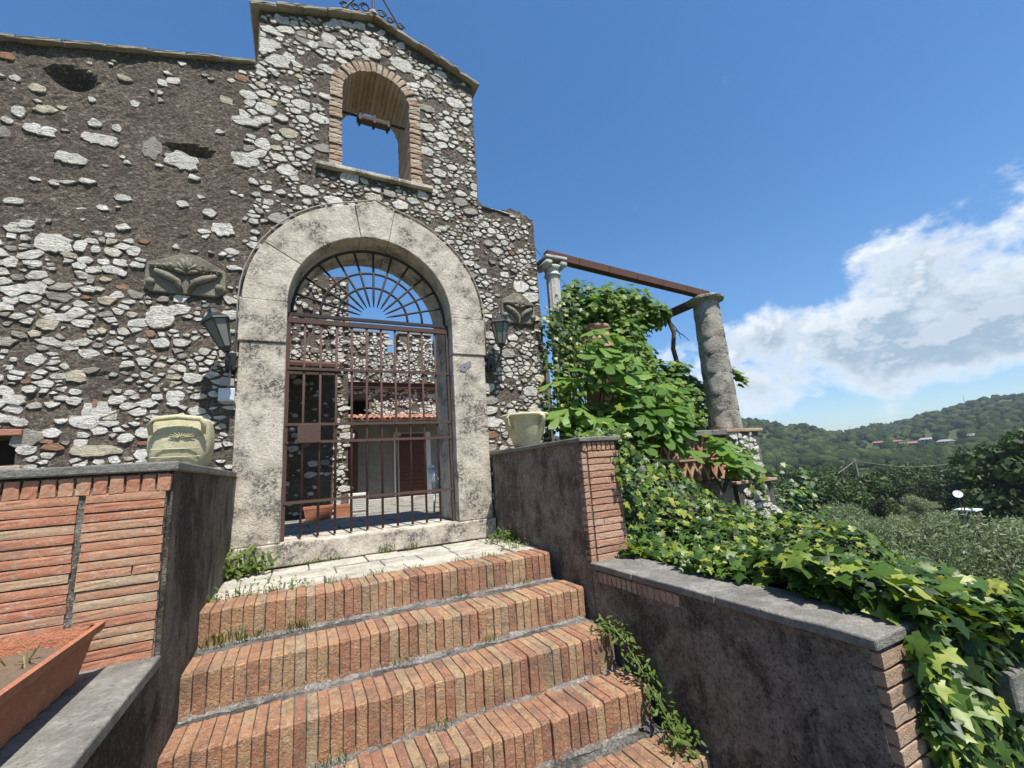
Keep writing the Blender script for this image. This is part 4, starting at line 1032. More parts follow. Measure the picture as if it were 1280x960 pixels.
p2 = thing('cream_pot', (2.50, 4.72, RT), 'round cream ceramic pot with strap handles on the plastered stair wall', 'pot')
MB().lathe((2.50, 4.72, RT+.001), [(.135, 0), (.15, .02), (.205, .14), (.245, .27), (.262, .345), (.290, .365), (.300, .385), (.285, .402), (.250, .395), (.235, .30), (.20, .2)], 36).build('body', 'cream', p2, smooth=True)
for a in (R(200), R(285), R(20)):
    c_, s_ = math.cos(a), math.sin(a)
    MB().tube([(2.50+.290*c_, 4.72+.290*s_, RT+.375), (2.50+.325*c_, 4.72+.325*s_, RT+.35), (2.50+.305*c_, 4.72+.305*s_, RT+.27), (2.50+.235*c_, 4.72+.235*s_, RT+.225)], [.026, .026, .022, .020], 8).build('handle', 'cream', p2, smooth=True)

fb = thing('flower_box', (-1.05, 2.2, -.79), 'long ribbed terracotta flower box with dry soil on the low wall', 'flower box')
V = []; F = []; ring = []
x0, x1, y0, y1 = -1.13, -.86, 1.25, 2.765
def fl_ring(g, z, rib):
    out = []
    nyl = 64
    for j in range(nyl+1): t = j/nyl; out.append((x1+g+rib*math.sin(t*nyl*math.pi/2), y0-g+(y1-y0+2*g)*t, z))
    for j in range(1, 17): t = j/16; out.append((x1+g-(x1-x0+2*g)*t, y1+g*.4+rib*math.sin(j*math.pi/2), z))
    for j in range(1, nyl+1): t = j/nyl; out.append((x0-g-rib*math.sin(t*nyl*math.pi/2), y1+g*.4-(y1-y0+2*g)*t, z))
    for j in range(1, 16): t = j/16; out.append((x0-g+(x1-x0+2*g)*t, y0-g, z))
    return out
fz = -.788
rings = [fl_ring(-.01, fz, .0), fl_ring(0, fz+.01, .008), fl_ring(.030, fz+.16, .010), fl_ring(.040, fz+.182, 0), fl_ring(.060, fz+.190, 0), fl_ring(.062, fz+.222, 0), fl_ring(.044, fz+.226, 0), fl_ring(.024, fz+.19, 0), fl_ring(.005, fz+.10, 0)]
n = len(rings[0])
for r_ in rings: V += r_
for i in range(len(rings)-1):
    for j in range(n): F.append((i*n+j, i*n+(j+1) % n, (i+1)*n+(j+1) % n, (i+1)*n+j))
F.append(tuple(range(n))[::-1])
MB().add(V, F).build('trough', 'terracotta', fb, smooth=False)
mb = MB(); V = []; F = []
for i in range(7):
    for j in range(31):
        V.append((x0+.0+(x1-x0)*i/6, y0+(y1-y0)*j/30, fz+.160+.028*mnoise.noise(Vector((i*.9, j*.7, 3)))))
for i in range(6):
    for j in range(30): F.append((i*31+j, (i+1)*31+j, (i+1)*31+j+1, i*31+j+1))
mb.add(V, F).build('soil', 'soil', fb, smooth=True)
mb = MB()
for k in range(26):
    p = Vector((rng.uniform(x0+.03, x1-.03), rng.uniform(1.9, y1-.05), fz+.15)); h = rng.uniform(.04, .12); d = Vector((rng.uniform(-.06, .06), rng.uniform(-.06, .06), h))
    mb.tube([p, p+d*.6, p+d+Vector((rng.uniform(-.04, .04), 0, -.01))], [.003, .0025, .001], 4, .95)
mb.build('dry_stems', 'weed', fb, kind='stuff')

# ------------------------------------------------------------------ terrace: parapet, corner pier, pergola
tp = thing('terrace_parapet', (5.2, 5.4, -3), 'terrace parapet of brick with a pierced terracotta lattice under a stone cap', 'parapet')
TY = 5.30
MB().box(3.31, 6.84, TY+.04, TY+.26, -3.4, -.46).build('base_wall', 'plaster', tp)
MB().box(3.31, 5.14, TY+.04, TY+.24, -.458, .33).build('panel_mortar', 'grit', tp)
for k in range(20):
    z = .29-.0605*k; x = 3.9-(.12 if k % 2 else 0)
    while x < 5.10:
        q = min(x+.25, 5.14)
        if q-x > .05: place('brick', pb[rng.randrange(4)], tp, ((x+q)/2, TY+.035+rng.uniform(-.004, .004), z), (0, 0, 0), (q-x-.008, 1, 1))
        x += .25
for j, xa in enumerate((3.9, 4.62, 5.30, 5.98, 6.45)):
    slab(xa, (4.614, 5.294, 5.974, 6.444, 6.86)[j], TY-.04, TY+.30, .335, .43, 8, xa).build('cap_stone', 'coping', tp, bevel=.012)
lt = rough_box_mesh('lattice_tile', .045, .16, .40, 'pierbrick', 300, .004, 0, 2)
for row in range(2):
    for k in range(9):
        for s in (-1, 1):
            place('lattice_tile', lt, tp, (5.24+.19*k+(.045 if s > 0 else -.045), TY+.13+rng.uniform(-.01, .01), .145-.385*row), (0, s*R(24)*(1 if row == 0 else -1), 0), (1, 1, .93))
MB().box(5.14, 6.84, TY+.03, TY+.25, -.075, -.045).build('lattice_rail', 'pierbrick', tp)

cp = thing('corner_pier', (7.3, 5.5, -3), 'whitewashed rubble stone corner pier carrying the stout pergola column', 'pier')
grid_solid(6.88, 7.84, -4.6, lambda x: -.535, TY-.02, TY+.90, .09, lambda x, z: True, relief(.015, 11)).build('lower_mortar', 'grit', cp)
grid_solid(6.92, 7.70, -.478, lambda x: .375, TY+.0, TY+.80, .09, lambda x, z: True, relief(.012, 12)).build('upper_mortar', 'grit', cp)
cl_ = rubble_cells(6.88, 7.84, -1.7, -.55, lambda x, z: 6.9 < x < 7.83 and -1.7 < z < -.56, lambda x, z: .97, lambda rr, x, z: rr.choice((.055, .07, .09)), (), 1.4, 900, 51)
cl_ = [(a_, b_, c_, rng.choice((0, 0, 0, 0, 3))) for a_, b_, c_, d_ in cl_]
lay_stones(cl_, TY-.02, cp, 60, random.Random(4), (.02, .05))
cl_ = rubble_cells(6.92, 7.70, -.47, .37, lambda x, z: 6.94 < x < 7.69 and -.46 < z < .36, lambda x, z: .97, lambda rr, x, z: rr.choice((.05, .07, .10)), (), 1.1, 700, 52)
cl_ = [(a_, b_, c_, 0) for a_, b_, c_, d_ in cl_]
lay_stones(cl_, TY, cp, 40, random.Random(5), (.015, .04))
# the pier's other visible face, toward the valley
for xa, xb in ((6.80, 7.34), (7.346, 7.92)): slab(xa, xb, TY-.08, TY+.95, -.532, -.480, 6, xa).build('ledge_slab', 'quoinbrick', cp, bevel=.01)
for xa, xb in ((6.80, 7.30), (7.306, 7.80)): slab(xa, xb, TY-.05, TY+.90, .378, .438, 6, xa+3).build('cap_slab', 'quoinbrick', cp, bevel=.012)

pc = thing('masonry_column', (7.27, 5.62, .44), 'stout weathered masonry column holding the outer pergola beams', 'column')
zc = .44; hts = [.36, .30, .42, .38, .33, .45, .30]; zz = zc
for k, hh in enumerate(hts):
    q0 = .285-.045*(zz-zc)/2.6; q1 = .285-.045*(zz+hh-zc)/2.6
    MB().lathe((7.27+rng.uniform(-.004, .004), 5.62, zz), [(q0*.996, .0), (q0*1.0, .004), (q0*1.01, hh*.2), (q0*.995, hh*.4), ((q0+q1)/2*1.008, hh*.6), (q1*.995, hh*.8), (q1, hh-.004), (q1*.996, hh-.001)], 40, .5, .05).build('column_drum', 'column', pc, smooth=True)
    zz += hh
MB().lathe((7.27, 5.62, zz), [(.25, 0), (.30, .03), (.345, .055), (.35, .09), (.30, .12)], 14, .5, .16).build('capital', 'column', pc)
CT = zz+.12
fc = thing('fluted_column', (3.66, 5.58, .0), 'slender fluted white column with scrolled capital at the end of the gate wall', 'column')
V = []; F = []; n = 48
for k, (q, z) in enumerate(((.125, -.4), (.125, .0), (.118, 1.5), (.110, 3.02))):
    for j in range(n): t = 2*math.pi*j/n; rr_ = q*(1-.075*(.5+.5*math.cos(12*t))); V.append((3.66+rr_*math.cos(t), 5.58+rr_*math.sin(t), z))
for i in range(3):
    for j in range(n): F.append((i*n+j, i*n+(j+1) % n, (i+1)*n+(j+1) % n, (i+1)*n+j))
MB().add(V, F).build('shaft', 'flute', fc)
MB().lathe((3.66, 5.58, 3.02), [(.115, 0), (.135, .02), (.135, .04), (.115, .05), (.125, .12), (.16, .17)], 24).build('necking', 'flute', fc, smooth=True)
for s in (-1, 1): MB().tube([(3.66+s*.14, 5.42, 3.22), (3.66+s*.14, 5.74, 3.22)], .062, 14).build('volute', 'flute', fc, smooth=True)
MB().box(3.46, 3.86, 5.40, 5.76, 3.285, 3.335).build('abacus', 'flute', fc, bevel=.01)
FT = 3.335
pg = thing('pergola_beam', (5.4, 5.6, 3.3), 'long rusty steel pergola beam joining the two columns', 'beam', 'rusty pergola beams')
def ibeam(p, q, w, h, parent, nseg, name):
    p, q = Vector(p), Vector(q); d = (q-p).normalized(); s = d.cross(Vector((0, 0, 1))).normalized(); u_ = s.cross(d)
    for i in range(nseg):
        a_, b_ = p+(q-p)*(i/nseg)+d*.003, p+(q-p)*((i+1)/nseg)-d*.003
        V = [c_+s*sx_*w/2+u_*sz_*h/2 for c_ in (a_, b_) for sx_, sz_ in ((-1, -1), (1, -1), (1, 1), (-1, 1))]
        MB().add(V, [(0, 3, 2, 1), (4, 5, 6, 7), (0, 1, 5, 4), (1, 2, 6, 5), (2, 3, 7, 6), (3, 0, 4, 7)]).build(name, 'beam', parent, bevel=.008)
ibeam((3.56, 5.58, FT+.075), (7.36, 5.62, CT+.075), .14, .14, pg, 6, 'beam_length')
pg2 = thing('pergola_beam', (7.3, 7.5, 3.2), 'short-looking rusty pergola beam running back from the stout column under the vine', 'beam', 'rusty pergola beams')
ibeam((7.20, 5.80, CT-.02), (7.05, 9.6, CT-.02), .13, .15, pg2, 4, 'beam_length')

tf = MB().box(3.35, 7.6, TY+.30, 10.2, -3.3, -.2).build('terrace_floor', 'paving'); tag(tf, 'stone floor of the planted terrace behind the parapet', 'paving', kind='structure')
jr = thing('terracotta_jar', (4.78, 6.1, .95), 'tall old terracotta storage jar standing among the fig leaves', 'jar')
MB().box(4.45, 5.11, 5.80, 6.42, -.195, .95).build('pedestal', 'column', jr, bevel=.02)
MB().lathe((4.78, 6.1, .952), [(.20, 0), (.27, .12), (.37, .40), (.42, .70), (.41, .95), (.34, 1.20), (.27, 1.34), (.255, 1.38), (.29, 1.41), (.305, 1.45), (.29, 1.48), (.24, 1.48), (.22, 1.40)], 36, .5, .012).build('body', 'jar', jr, smooth=True)
for zz_, rr_ in ((.72, .424), (1.18, .352)): MB().lathe((4.78, 6.1, .952+zz_), [(rr_-.01, -.025), (rr_+.012, -.008), (rr_+.012, .008), (rr_-.01, .025)], 36, .5, .01).build('band', 'jar', jr, smooth=True)

# ------------------------------------------------------------------ leaves
def outline(half, n_mid=.38, cup=.10):
    """fan leaf mesh from half an outline; tip +Y, length 1"""
    pts = [(0, 0)]+half+[(-x, y) for x, y in half[::-1] if x > 1e-6]
    V = [(0, n_mid, .0)]+[(x, y, -cup*(abs(x)*1.3+.8*(y-.3)**2)) for x, y in pts]; n = len(pts)
    F = [(0, 1+j, 1+(j+1) % n) for j in range(n)]
    return np.array(V), np.array(F)
IVY = outline([(.20, -.14), (.46, -.02), (.30, .24), (.56, .46), (.27, .52), (.15, .74), (0, 1.0)])
VINE = outline([(.16, -.16), (.42, -.10), (.56, .18), (.44, .34), (.52, .60), (.28, .66), (.17, .86), (0, 1.0)], .36, .14)
FIG = outline([(.10, -.12), (.36, -.10), (.40, .10), (.18, .20), (.52, .40), (.56, .62), (.38, .60), (.16, .42), (.20, .78), (.12, .98), (0, 1.06)], .30, .22)
BAY = outline([(.12, .12), (.19, .38), (.16, .65), (0, 1.0)], .4, .1)

def frames(nrm, tip):
    nrm = nrm/np.linalg.norm(nrm, axis=1, keepdims=True)
    t = tip-(tip*nrm).sum(1, keepdims=True)*nrm; t /= np.linalg.norm(t, axis=1, keepdims=True)+1e-9
    return np.stack([np.cross(t, nrm), t, nrm], 2)                      # columns x, y, z
def leaves_np(tmpl, P, Rm, S):
    V, F = tmpl
    W_ = np.einsum('nij,vj->nvi', Rm, V)*S[:, None, None]+P[:, None, :]
    Fo = (F[None]+(np.arange(len(P))*len(V))[:, None, None]).reshape(-1, F.shape[1])
    return W_.reshape(-1, 3), Fo
def leaf_meshes(tmpl, mat, n, name):
    out = []
    for i in range(n):
        mb = MB(); V = tmpl[0].copy(); V[:, 2] += .10*nprng.uniform(-1, 1)*V[:, 0]**2+.25*nprng.uniform(-.6, .2)*V[:, 1]**2+nprng.uniform(-.025, .025, len(V))
        mb.add(V.tolist(), tmpl[1].tolist(), (i+.5)/n); me = mb.mesh(name); me.materials.append(M[mat]); me.polygons.foreach_set('use_smooth', [True]*len(me.polygons)); out.append(me)
    return out
def put_leaf(name, me, parent, P, Rm, s):
    ob = bpy.data.objects.new(name, me); o0 = origin(parent)
    m4 = Matrix([[Rm[i][j]*s for j in range(3)]+[P[i]-o0[i]] for i in range(3)]+[[0, 0, 0, 1]])
    coll.objects.link(ob); ob.parent = parent; ob.matrix_basis = m4
    return ob
def rand_dirs(n): v = nprng.normal(size=(n, 3)); return v/np.linalg.norm(v, axis=1, keepdims=True)

# ivy bank between the low wall, the pier and the valley
def sst(a, b_, x): t = np.clip((x-a)/(b_-a), 0, 1); return t*t*(3-2*t)
def ivy_z(x, y):
    x = np.asarray(x, float); y = np.asarray(y, float)
    s = ((x-3.30)*(3.65-1.03)-(y-1.03)*(5.84-3.30))/3.65             # distance beyond the brink
    bump_ = .10*np.sin(x*2.1+y*1.3)+.07*np.sin(x*4.7-y*3.1)+.05*np.sin(y*6.3+x*1.1)
    rise = 1.02-1.65*sst(4.0, 6.8, x)
    z = -.80+bump_*.6+rise*sst(3.55, 5.05, y)*sst(2.7, 3.0, x)
    z = z-.10*sst(2.6, 4.2, x)*(1-sst(3.2, 4.4, y))
    z = z-1.9*sst(-.1, 1.7, s)
    return z-2.0*sst(1.28, .98, y)*0
iv = thing('ivy', (3.6, 2.6, -2.6), 'broad-leaved ivy spilling over the low wall and bank beside the stair', 'ivy')
gx = np.linspace(2.72, 8.6, 60); gy = np.linspace(1.30, 5.27, 44); X, Y = np.meshgrid(gx, gy, indexing='ij'); Z = ivy_z(X, Y)-.11
Vb = np.stack([X, Y, Z], 2).reshape(-1, 3); ids = np.arange(60*44).reshape(60, 44)
Fb = np.stack([ids[:-1, :-1], ids[1:, :-1], ids[1:, 1:], ids[:-1, 1:]], 2).reshape(-1, 4)
mb = MB(); mb.add(Vb.tolist(), Fb.tolist())
k0 = len(mb.v)
Vf = [(x, 1.30, float(ivy_z(x, 1.30))-.11) for x in gx]+[(x, 1.36, -4.2) for x in gx]; nn = len(gx)
mb.add(Vf, [(j, nn+j, nn+j+1, j+1) for j in range(nn-1)])
bk = mb.build('bank', 'earth', smooth=True); tag(bk, 'dark earth bank under the ivy', 'bank', kind='structure')
n = 17000
px_ = 2.60+5.9*nprng.rand(n)**1.35; py_ = 1.12+4.1*nprng.rand(n)
keep = np.ones(n, bool)
edge = 2.60+.10*np.sin(py_*7)+.05*np.sin(py_*17)+.10*sst(2.2, 3.3, py_)-.20*sst(1.75, 1.25, py_); keep &= px_ > edge
keep &= ~((py_ > 3.30) & (px_ < 2.80))
keep &= ~((px_ > 6.8) & (py_ > 5.15))
px_, py_ = px_[keep], py_[keep]; n = len(px_); pz_ = ivy_z(px_, py_)
e = .02; nx_ = -(ivy_z(px_+e, py_)-pz_)/e; ny_ = -(ivy_z(px_, py_+e)-pz_)/e
nr = np.stack([nx_, ny_, np.ones(n)], 1); nr /= np.linalg.norm(nr, axis=1, keepdims=True)
nr = nr+.30*np.array([-.2, -.8, .6])+.80*rand_dirs(n)
P1 = np.stack([px_, py_, np.maximum(pz_, -.838)*1.0 if False else pz_+nprng.uniform(-.13, .09, n)], 1)
on_cop = px_ < LWX+.05; P1[on_cop, 2] = np.maximum(P1[on_cop, 2], -.815+.03*nprng.rand(on_cop.sum()))
tip = np.stack([nprng.normal(0.1, .7, n), nprng.normal(-.55, .6, n), nprng.normal(-.3, .3, n)], 1)
dist = np.hypot(px_, py_); S1 = np.where(dist < 3.4, nprng.uniform(.05, .135, n), nprng.uniform(.040, .105, n))
# the curtain hanging past the end of the low wall
m = 2600
cx_ = 2.50+2.5*nprng.rand(m); cz_ = -.86-1.75*nprng.rand(m)**1.2; cy_ = 1.24+.10*nprng.rand(m)-.10*np.sin((cz_+.86)*2)
hide_ = (cx_ > 3.50) & (cx_ < 4.0) & (cz_ < -1.26) & (cz_ > -1.47); cy_ = np.where(hide_, cy_+.3, cy_)
cy_ = np.where(cx_ < 2.78, 1.22+.03*nprng.rand(m), cy_)
P2 = np.stack([cx_, cy_-.07, cz_], 1); nr2 = np.array([-.25, -1, .55])+.80*rand_dirs(m); tip2 = np.stack([nprng.normal(0, .35, m), nprng.normal(-.2, .3, m), nprng.normal(-1, .3, m)], 1); S2 = nprng.uniform(.065, .120, m)
# strands climbing the pier, the brick panel and the pergola column foot
def strand(a_, b_, cnt, spread, out, s0, s1):
    t = nprng.rand(cnt)[:, None]; p = np.array(a_)*(1-t)+np.array(b_)*t+nprng.normal(0, 1, (cnt, 3))*np.array(spread)
    return p, np.array(out)+.5*rand_dirs(cnt), np.stack([nprng.normal(0, .5, cnt), nprng.normal(-.2, .3, cnt), nprng.normal(-.8, .4, cnt)], 1), nprng.uniform(s0, s1, cnt)
ST = [strand((2.70, 3.27, .03), (2.83, 3.25, -.50), 70, (.03, .02, .03), (-.2, -1, .5), .05, .08),
      strand((2.74, 3.40, .27), (3.05, 3.9, .20), 130, (.06, .14, .05), (-.2, -.7, .9), .06, .10),
      strand((2.95, 4.2, .26), (3.9, 5.0, .45), 260, (.12, .12, .08), (-.2, -.7, .9), .06, .10),
      strand((3.0, 3.6, .20), (3.5, 4.2, -.5), 260, (.14, .14, .14), (-.3, -.9, .5), .06, .10),
      strand((3.42, 5.36, 2.35), (3.42, 5.36, .45), 330, (.12, .05, .10), (0, -1, .4), .055, .085),
      strand((3.72, 5.42, 2.55), (3.78, 5.38, .6), 620, (.13, .06, .10), (0, -1, .4), .06, .09),
      strand((3.9, 5.15, .50), (5.2, 5.15, .42), 220, (.1, .08, .06), (-.1, -.7, .9), .06, .10),
      strand((7.08, 5.17, .20), (7.18, 5.15, -.75), 34, (.12, .03, .05), (-.2, -1, .4), .10, .15),
      strand((8.35, 5.3, -.7), (8.9, 5.4, -1.3), 130, (.25, .2, .2), (-.2, -.7, .9), .08, .14)]
Pa = np.concatenate([P1, P2]+[q[0] for q in ST]); Na = np.concatenate([nr, nr2]+[q[1] for q in ST]); Ta = np.concatenate([tip, tip2]+[q[2] for q in ST]); Sa = np.concatenate([S1, S2]+[q[3] for q in ST])
Ra = frames(Na, Ta); depth_ = Pa @ np.array(fw); rx_ = Pa @ np.array(rt)/depth_; ry_ = Pa @ np.array(up)/depth_
score = np.where((np.abs(rx_) < 1.18) & (np.abs(ry_) < .88) & (depth_ > 0), Sa/np.maximum(depth_, .1), 0)*np.where(Na[:, 2] > .2, 1, .6)
order = np.argsort(-score); big = set(order[:300].tolist()); ivm = leaf_meshes(IVY, 'ivy', 8, 'ivy_leaf')
for i in order[:300]: put_leaf('leaf', ivm[nprng.randint(8)], iv, Pa[i], Ra[i], float(Sa[i]))
rest = order[300:]; Vl, Fl = leaves_np(IVY, Pa[rest], Ra[rest], Sa[rest])
mesh_np('foliage', Vl, Fl, 'ivy', np.repeat(nprng.rand(len(rest)), len(IVY[1])), iv, kind='stuff')
mb = MB()
for k in range(26):
    x, y = rng.uniform(2.75, 5), rng.uniform(1.4, 4.5); p = [Vector((x+.16*i*rng.uniform(.4, 1.2), y-.12*i*rng.uniform(-.5, 1), 0)) for i in range(5)]
    mb.tube([(q.x, q.y, float(ivy_z(q.x, q.y))-.05) for q in p], .007, 5)
for a_ in ((2.72, 1.22), (2.66, 1.20)): mb.tube([(a_[0], a_[1], -.9), (a_[0]+.01, a_[1]-.01, -1.3), (a_[0]-.015, a_[1], -1.7), (a_[0]+.02, a_[1], -2.3)], .008, 5)
mb.build('stem', 'bark', iv, smooth=True, kind='stuff')
gb = thing('stone_block', (3.9, 1.5, -1.5), 'grey weathered stone block half hidden under the ivy', 'stone block')
slab(3.50, 4.4, 1.20, 1.30, -1.48, -1.28, 10, 4).build('block', 'coping', gb, bevel=.02)

# fig bushes
def fig_bush(base, tops, label, n_leaf, spread):
    t = thing('fig_plant', base, label, 'plant', 'fig plants on the terrace edge'); fm = leaf_meshes(FIG, 'fig', 6, 'fig_leaf')
    for tp_ in tops:
        mid = [(b_+c_)/2+rng.uniform(-.1, .1) for b_, c_ in zip(base, tp_)]; MB().tube([base, mid, tp_], [.022, .016, .008], 6).build('stem', 'bark', t, smooth=True)
        for k in range(n_leaf):
            f_ = rng.uniform(.45, 1.05); q = Vector(base)*(1-f_)+Vector(tp_)*f_+Vector((rng.gauss(0, spread), rng.gauss(0, spread*.6)-.08, rng.gauss(0, spread*.7)))
            a_ = rng.uniform(0, 2*math.pi); out = np.array([[math.cos(a_)*.9, math.sin(a_)*.8-.35, -.10+rng.uniform(-.3, .15)]])
            nn_ = np.array([[rng.gauss(-.1, .35), rng.gauss(-.5, .35), 1.0]])
            put_leaf('leaf', fm[rng.randrange(6)], t, q, frames(nn_, out)[0], rng.uniform(.26, .46))
    return t
fig_bush((3.62, 5.02, -.35), [(3.30, 4.85, 1.30), (3.60, 4.80, 1.75), (3.98, 4.80, 1.55), (3.45, 4.75, .90), (4.15, 4.8, 1.25), (4.05, 4.85, 1.68), (4.40, 4.9, 1.35)], 'bright large-leaved fig plant against the end of the gate wall', 10, .16)
fig_bush((4.85, 5.10, -.35), [(4.45, 4.9, 1.0), (4.95, 4.85, 1.15), (5.35, 4.9, 1.05), (5.15, 4.85, .70), (4.7, 4.85, .75)], 'spreading large-leaved fig plant in front of the terracotta jar', 11, .17)
fig_bush((6.25, 5.06, -.60), [(6.00, 5.0, .22), (6.25, 4.95, .10), (6.45, 4.98, -.10)], 'low fig shoot hanging in front of the terracotta lattice', 7, .12)

# grape vine over the pergola
vn = thing('grape_vine', (6.85, 6.3, -.2), 'leafy grape vine sprawling over the pergola beams', 'vine')
clumps = [((4.6, 6.3, 3.12), .30), ((4.85, 6.4, 2.85), .36), ((5.2, 6.4, 3.05), .38), ((5.65, 6.5, 3.18), .40), ((6.1, 6.6, 3.28), .38), ((6.5, 6.7, 3.22), .34), ((6.9, 6.9, 3.30), .25), ((5.3, 6.4, 2.60), .42), ((5.75, 6.5, 2.72), .42), ((6.2, 6.6, 2.82), .36),
          ((4.7, 6.4, 2.40), .34), ((5.2, 6.5, 2.15), .34), ((5.95, 6.4, 2.32), .26), ((6.05, 6.35, 1.98), .22), ((5.85, 6.3, 1.65), .28), ((6.15, 6.4, 1.35), .30), ((5.5, 6.3, 1.55), .26), ((6.6, 6.3, 1.22), .34), ((7.0, 6.2, 1.05), .34), ((6.4, 6.2, .90), .40), ((5.9, 6.2, .95), .40), ((6.9, 6.15, .70), .36), ((5.4, 6.1, .9), .4), ((7.25, 6.3, 1.45), .22), ((4.35, 6.2, 2.95), .22), ((4.2, 6.0, 2.5), .24), ((4.05, 5.9, 2.2), .22), ((5.35, 6.0, 2.35), .30), ((5.55, 5.95, 1.95), .28), ((5.7, 5.9, 1.3), .34), ((6.9, 6.7, 3.05), .26), ((5.0, 5.62, 1.95), .20), ((5.1, 5.6, 1.55), .24), ((4.45, 5.6, 1.55), .20), ((6.45, 6.3, 1.72), .24), ((6.7, 6.25, 1.5), .26), ((6.2, 6.3, 2.05), .16), ((7.0, 6.2, 1.55), .18), ((6.55, 6.3, 2.95), .26), ((6.3, 6.2, 1.35), .32), ((6.75, 6.1, 1.75), .18), ((7.0, 6.1, 1.25), .26), ((5.6, 5.9, 1.65), .26), ((4.5, 5.75, 2.0), .16), ((4.95, 5.66, 1.72), .20), ((4.55, 6.0, 2.75), .26), ((4.1, 5.75, 1.75), .24), ((4.3, 5.7, 1.35), .22)]
Pv = []; Nv = []
for (c_, r_) in clumps:
    q = int(300*(r_/.36)**2); d_ = rand_dirs(q); rad = r_*nprng.uniform(.45, 1.08, (q, 1)); Pv.append(np.array(c_)+d_*rad*np.array([1.15, 1.3, .95])); Nv.append(d_*.7+np.array([-.15, -.5, .75])+.45*rand_dirs(q))
sp = nprng.rand(60, 1); Pv.append(np.array([7.75, 5.75, 1.72])*(1-sp)+np.array([8.25, 5.7, 1.38])*sp+nprng.normal(0, .05, (60, 3))); Nv.append(np.array([0, -.6, .8])+.5*rand_dirs(60))
Pv = np.concatenate(Pv); Nv = np.concatenate(Nv); n = len(Pv); Tv = np.stack([nprng.normal(0, .6, n), nprng.normal(-.3, .4, n), nprng.normal(-.6, .4, n)], 1); Sv = nprng.uniform(.075, .135, n); Rv = frames(Nv, Tv)
vm = leaf_meshes(VINE, 'vine', 6, 'vine_leaf'); od = np.argsort(-(Sv*np.where(Nv[:, 1] < -.3, 1, .5)*np.where(Pv[:, 1] < 6.4, 1, .6)))
for i in od[:200]: put_leaf('leaf', vm[nprng.randint(6)], vn, Pv[i], Rv[i], float(Sv[i]))
Vl, Fl = leaves_np(VINE, Pv[od[200:]], Rv[od[200:]], Sv[od[200:]])
mesh_np('foliage', Vl, Fl, 'vine', np.repeat(nprng.rand(len(od)-200), len(VINE[1])), vn, kind='stuff')
MB().tube([(6.98, 6.2, -.2), (6.95, 6.2, .7), (6.92, 6.18, 1.3), (6.86, 6.15, 1.75), (6.72, 6.1, 2.15), (6.83, 6.12, 2.5), (6.74, 6.15, 2.85), (6.78, 6.2, 3.12)], [.06, .055, .05, .048, .046, .044, .042, .04], 8).build('trunk', 'bark', vn, smooth=True)
MB().tube([(6.78, 6.2, 3.10), (6.2, 6.4, 3.0), (5.4, 6.4, 2.9), (4.7, 6.3, 2.85), (4.1, 6.1, 2.80), (3.95, 6.0, 2.90)], [.04, .035, .032, .03, .025, .018], 7).build('limb', 'bark', vn, smooth=True)
MB().tube([(5.35, 6.2, .7), (5.15, 6.15, 1.5), (4.95, 6.0, 2.0), (4.75, 6.05, 2.5)], [.045, .042, .038, .025], 7).build('limb', 'bark', vn, smooth=True)
for q in (((6.80, 6.12, 2.6), (7.0, 6.05, 2.45), (7.1, 6.0, 2.32)), ((6.78, 6.12, 2.75), (6.95, 6.1, 2.52), (6.98, 6.1, 2.38))): MB().tube(q, [.012, .009, .005], 5).build('twig', 'bark', vn)

# weeds
def tuft(loc, h, n, label, spread=.05, group=None, leafy=False):
    t = thing('weed_tuft', loc, label, 'weed', group); mb = MB(); c = Vector(loc); tips = []
    for k in range(n if not leafy else n//3):
        a_ = rng.uniform(0, 6.283); q = spread*rng.random()**.5; p = c+Vector((math.cos(a_)*q*1.7, math.sin(a_)*q*.7, -.004)); hh = h*rng.uniform(.25, 1.05)**1.2
        b_ = rng.uniform(0, 6.283); o = Vector((math.cos(b_), math.sin(b_)-.2, 0))*hh*rng.uniform(.1, .8); w = .0022+hh*rng.uniform(.008, .020); s_ = Vector((-math.sin(b_), math.cos(b_), 0))*w
        p1 = p+o*.35+Vector((0, 0, hh*.6)); p2 = p+o+Vector((0, 0, hh*rng.uniform(.6, 1))); tips += [p1, p2]
        mb.add([p-s_*.6, p+s_*.6, p1+s_, p1-s_, p2], [(0, 1, 2, 3), (3, 2, 4)], rng.random())
    mb.build('blades', 'weed', t, kind='stuff')
    if leafy:
        q = n; P = np.array([tips[rng.randrange(len(tips))] for _ in range(q)])+nprng.normal(0, .012, (q, 3))
        V, F = leaves_np(BAY, P, frames(np.array([-.1, -.5, .9])+.6*rand_dirs(q), rand_dirs(q)+np.array([0, -.2, .3])), h*nprng.uniform(.10, .30, q))
        mesh_np('leaves', V, F, 'weed', np.repeat(nprng.rand(q)*.7, len(BAY[1])), t, kind='stuff')
    return t
tuft((-.50, 5.20, LAND), .34, 260, 'big leafy weed clump at the foot of the archway beside the dark parapet', .17, leafy=True)
tuft((2.18, 4.95, LAND), .20, 170, 'leafy weed clump in the corner by the plastered stair wall', .16, leafy=True)
tuft((2.10, 4.45, LAND), .13, 80, 'low weeds near the wall end of the top brick row', .10, leafy=True)
g_ = 'weeds along the joint between landing slabs and top brick row'
for x, h in ((-.52, .15), (-.35, .13), (-.15, .12), (.05, .12), (.30, .08), (.62, .08), (.95, .06), (1.45, .07), (1.75, .08)): tuft((x, 4.25, LAND-.005), h, 46, 'small weed growing in the joint between landing slabs and top brick row', .07, g_, h > .11)
g_ = 'weeds at the foot of the threshold'
for x, h in ((.92, .15), (1.18, .11), (.15, .10), (.35, .08)): tuft((x, 5.345, LAND), h, 50, 'small grass tuft against the front of the stone threshold', .06, g_)
g_ = 'weeds between the brick steps'
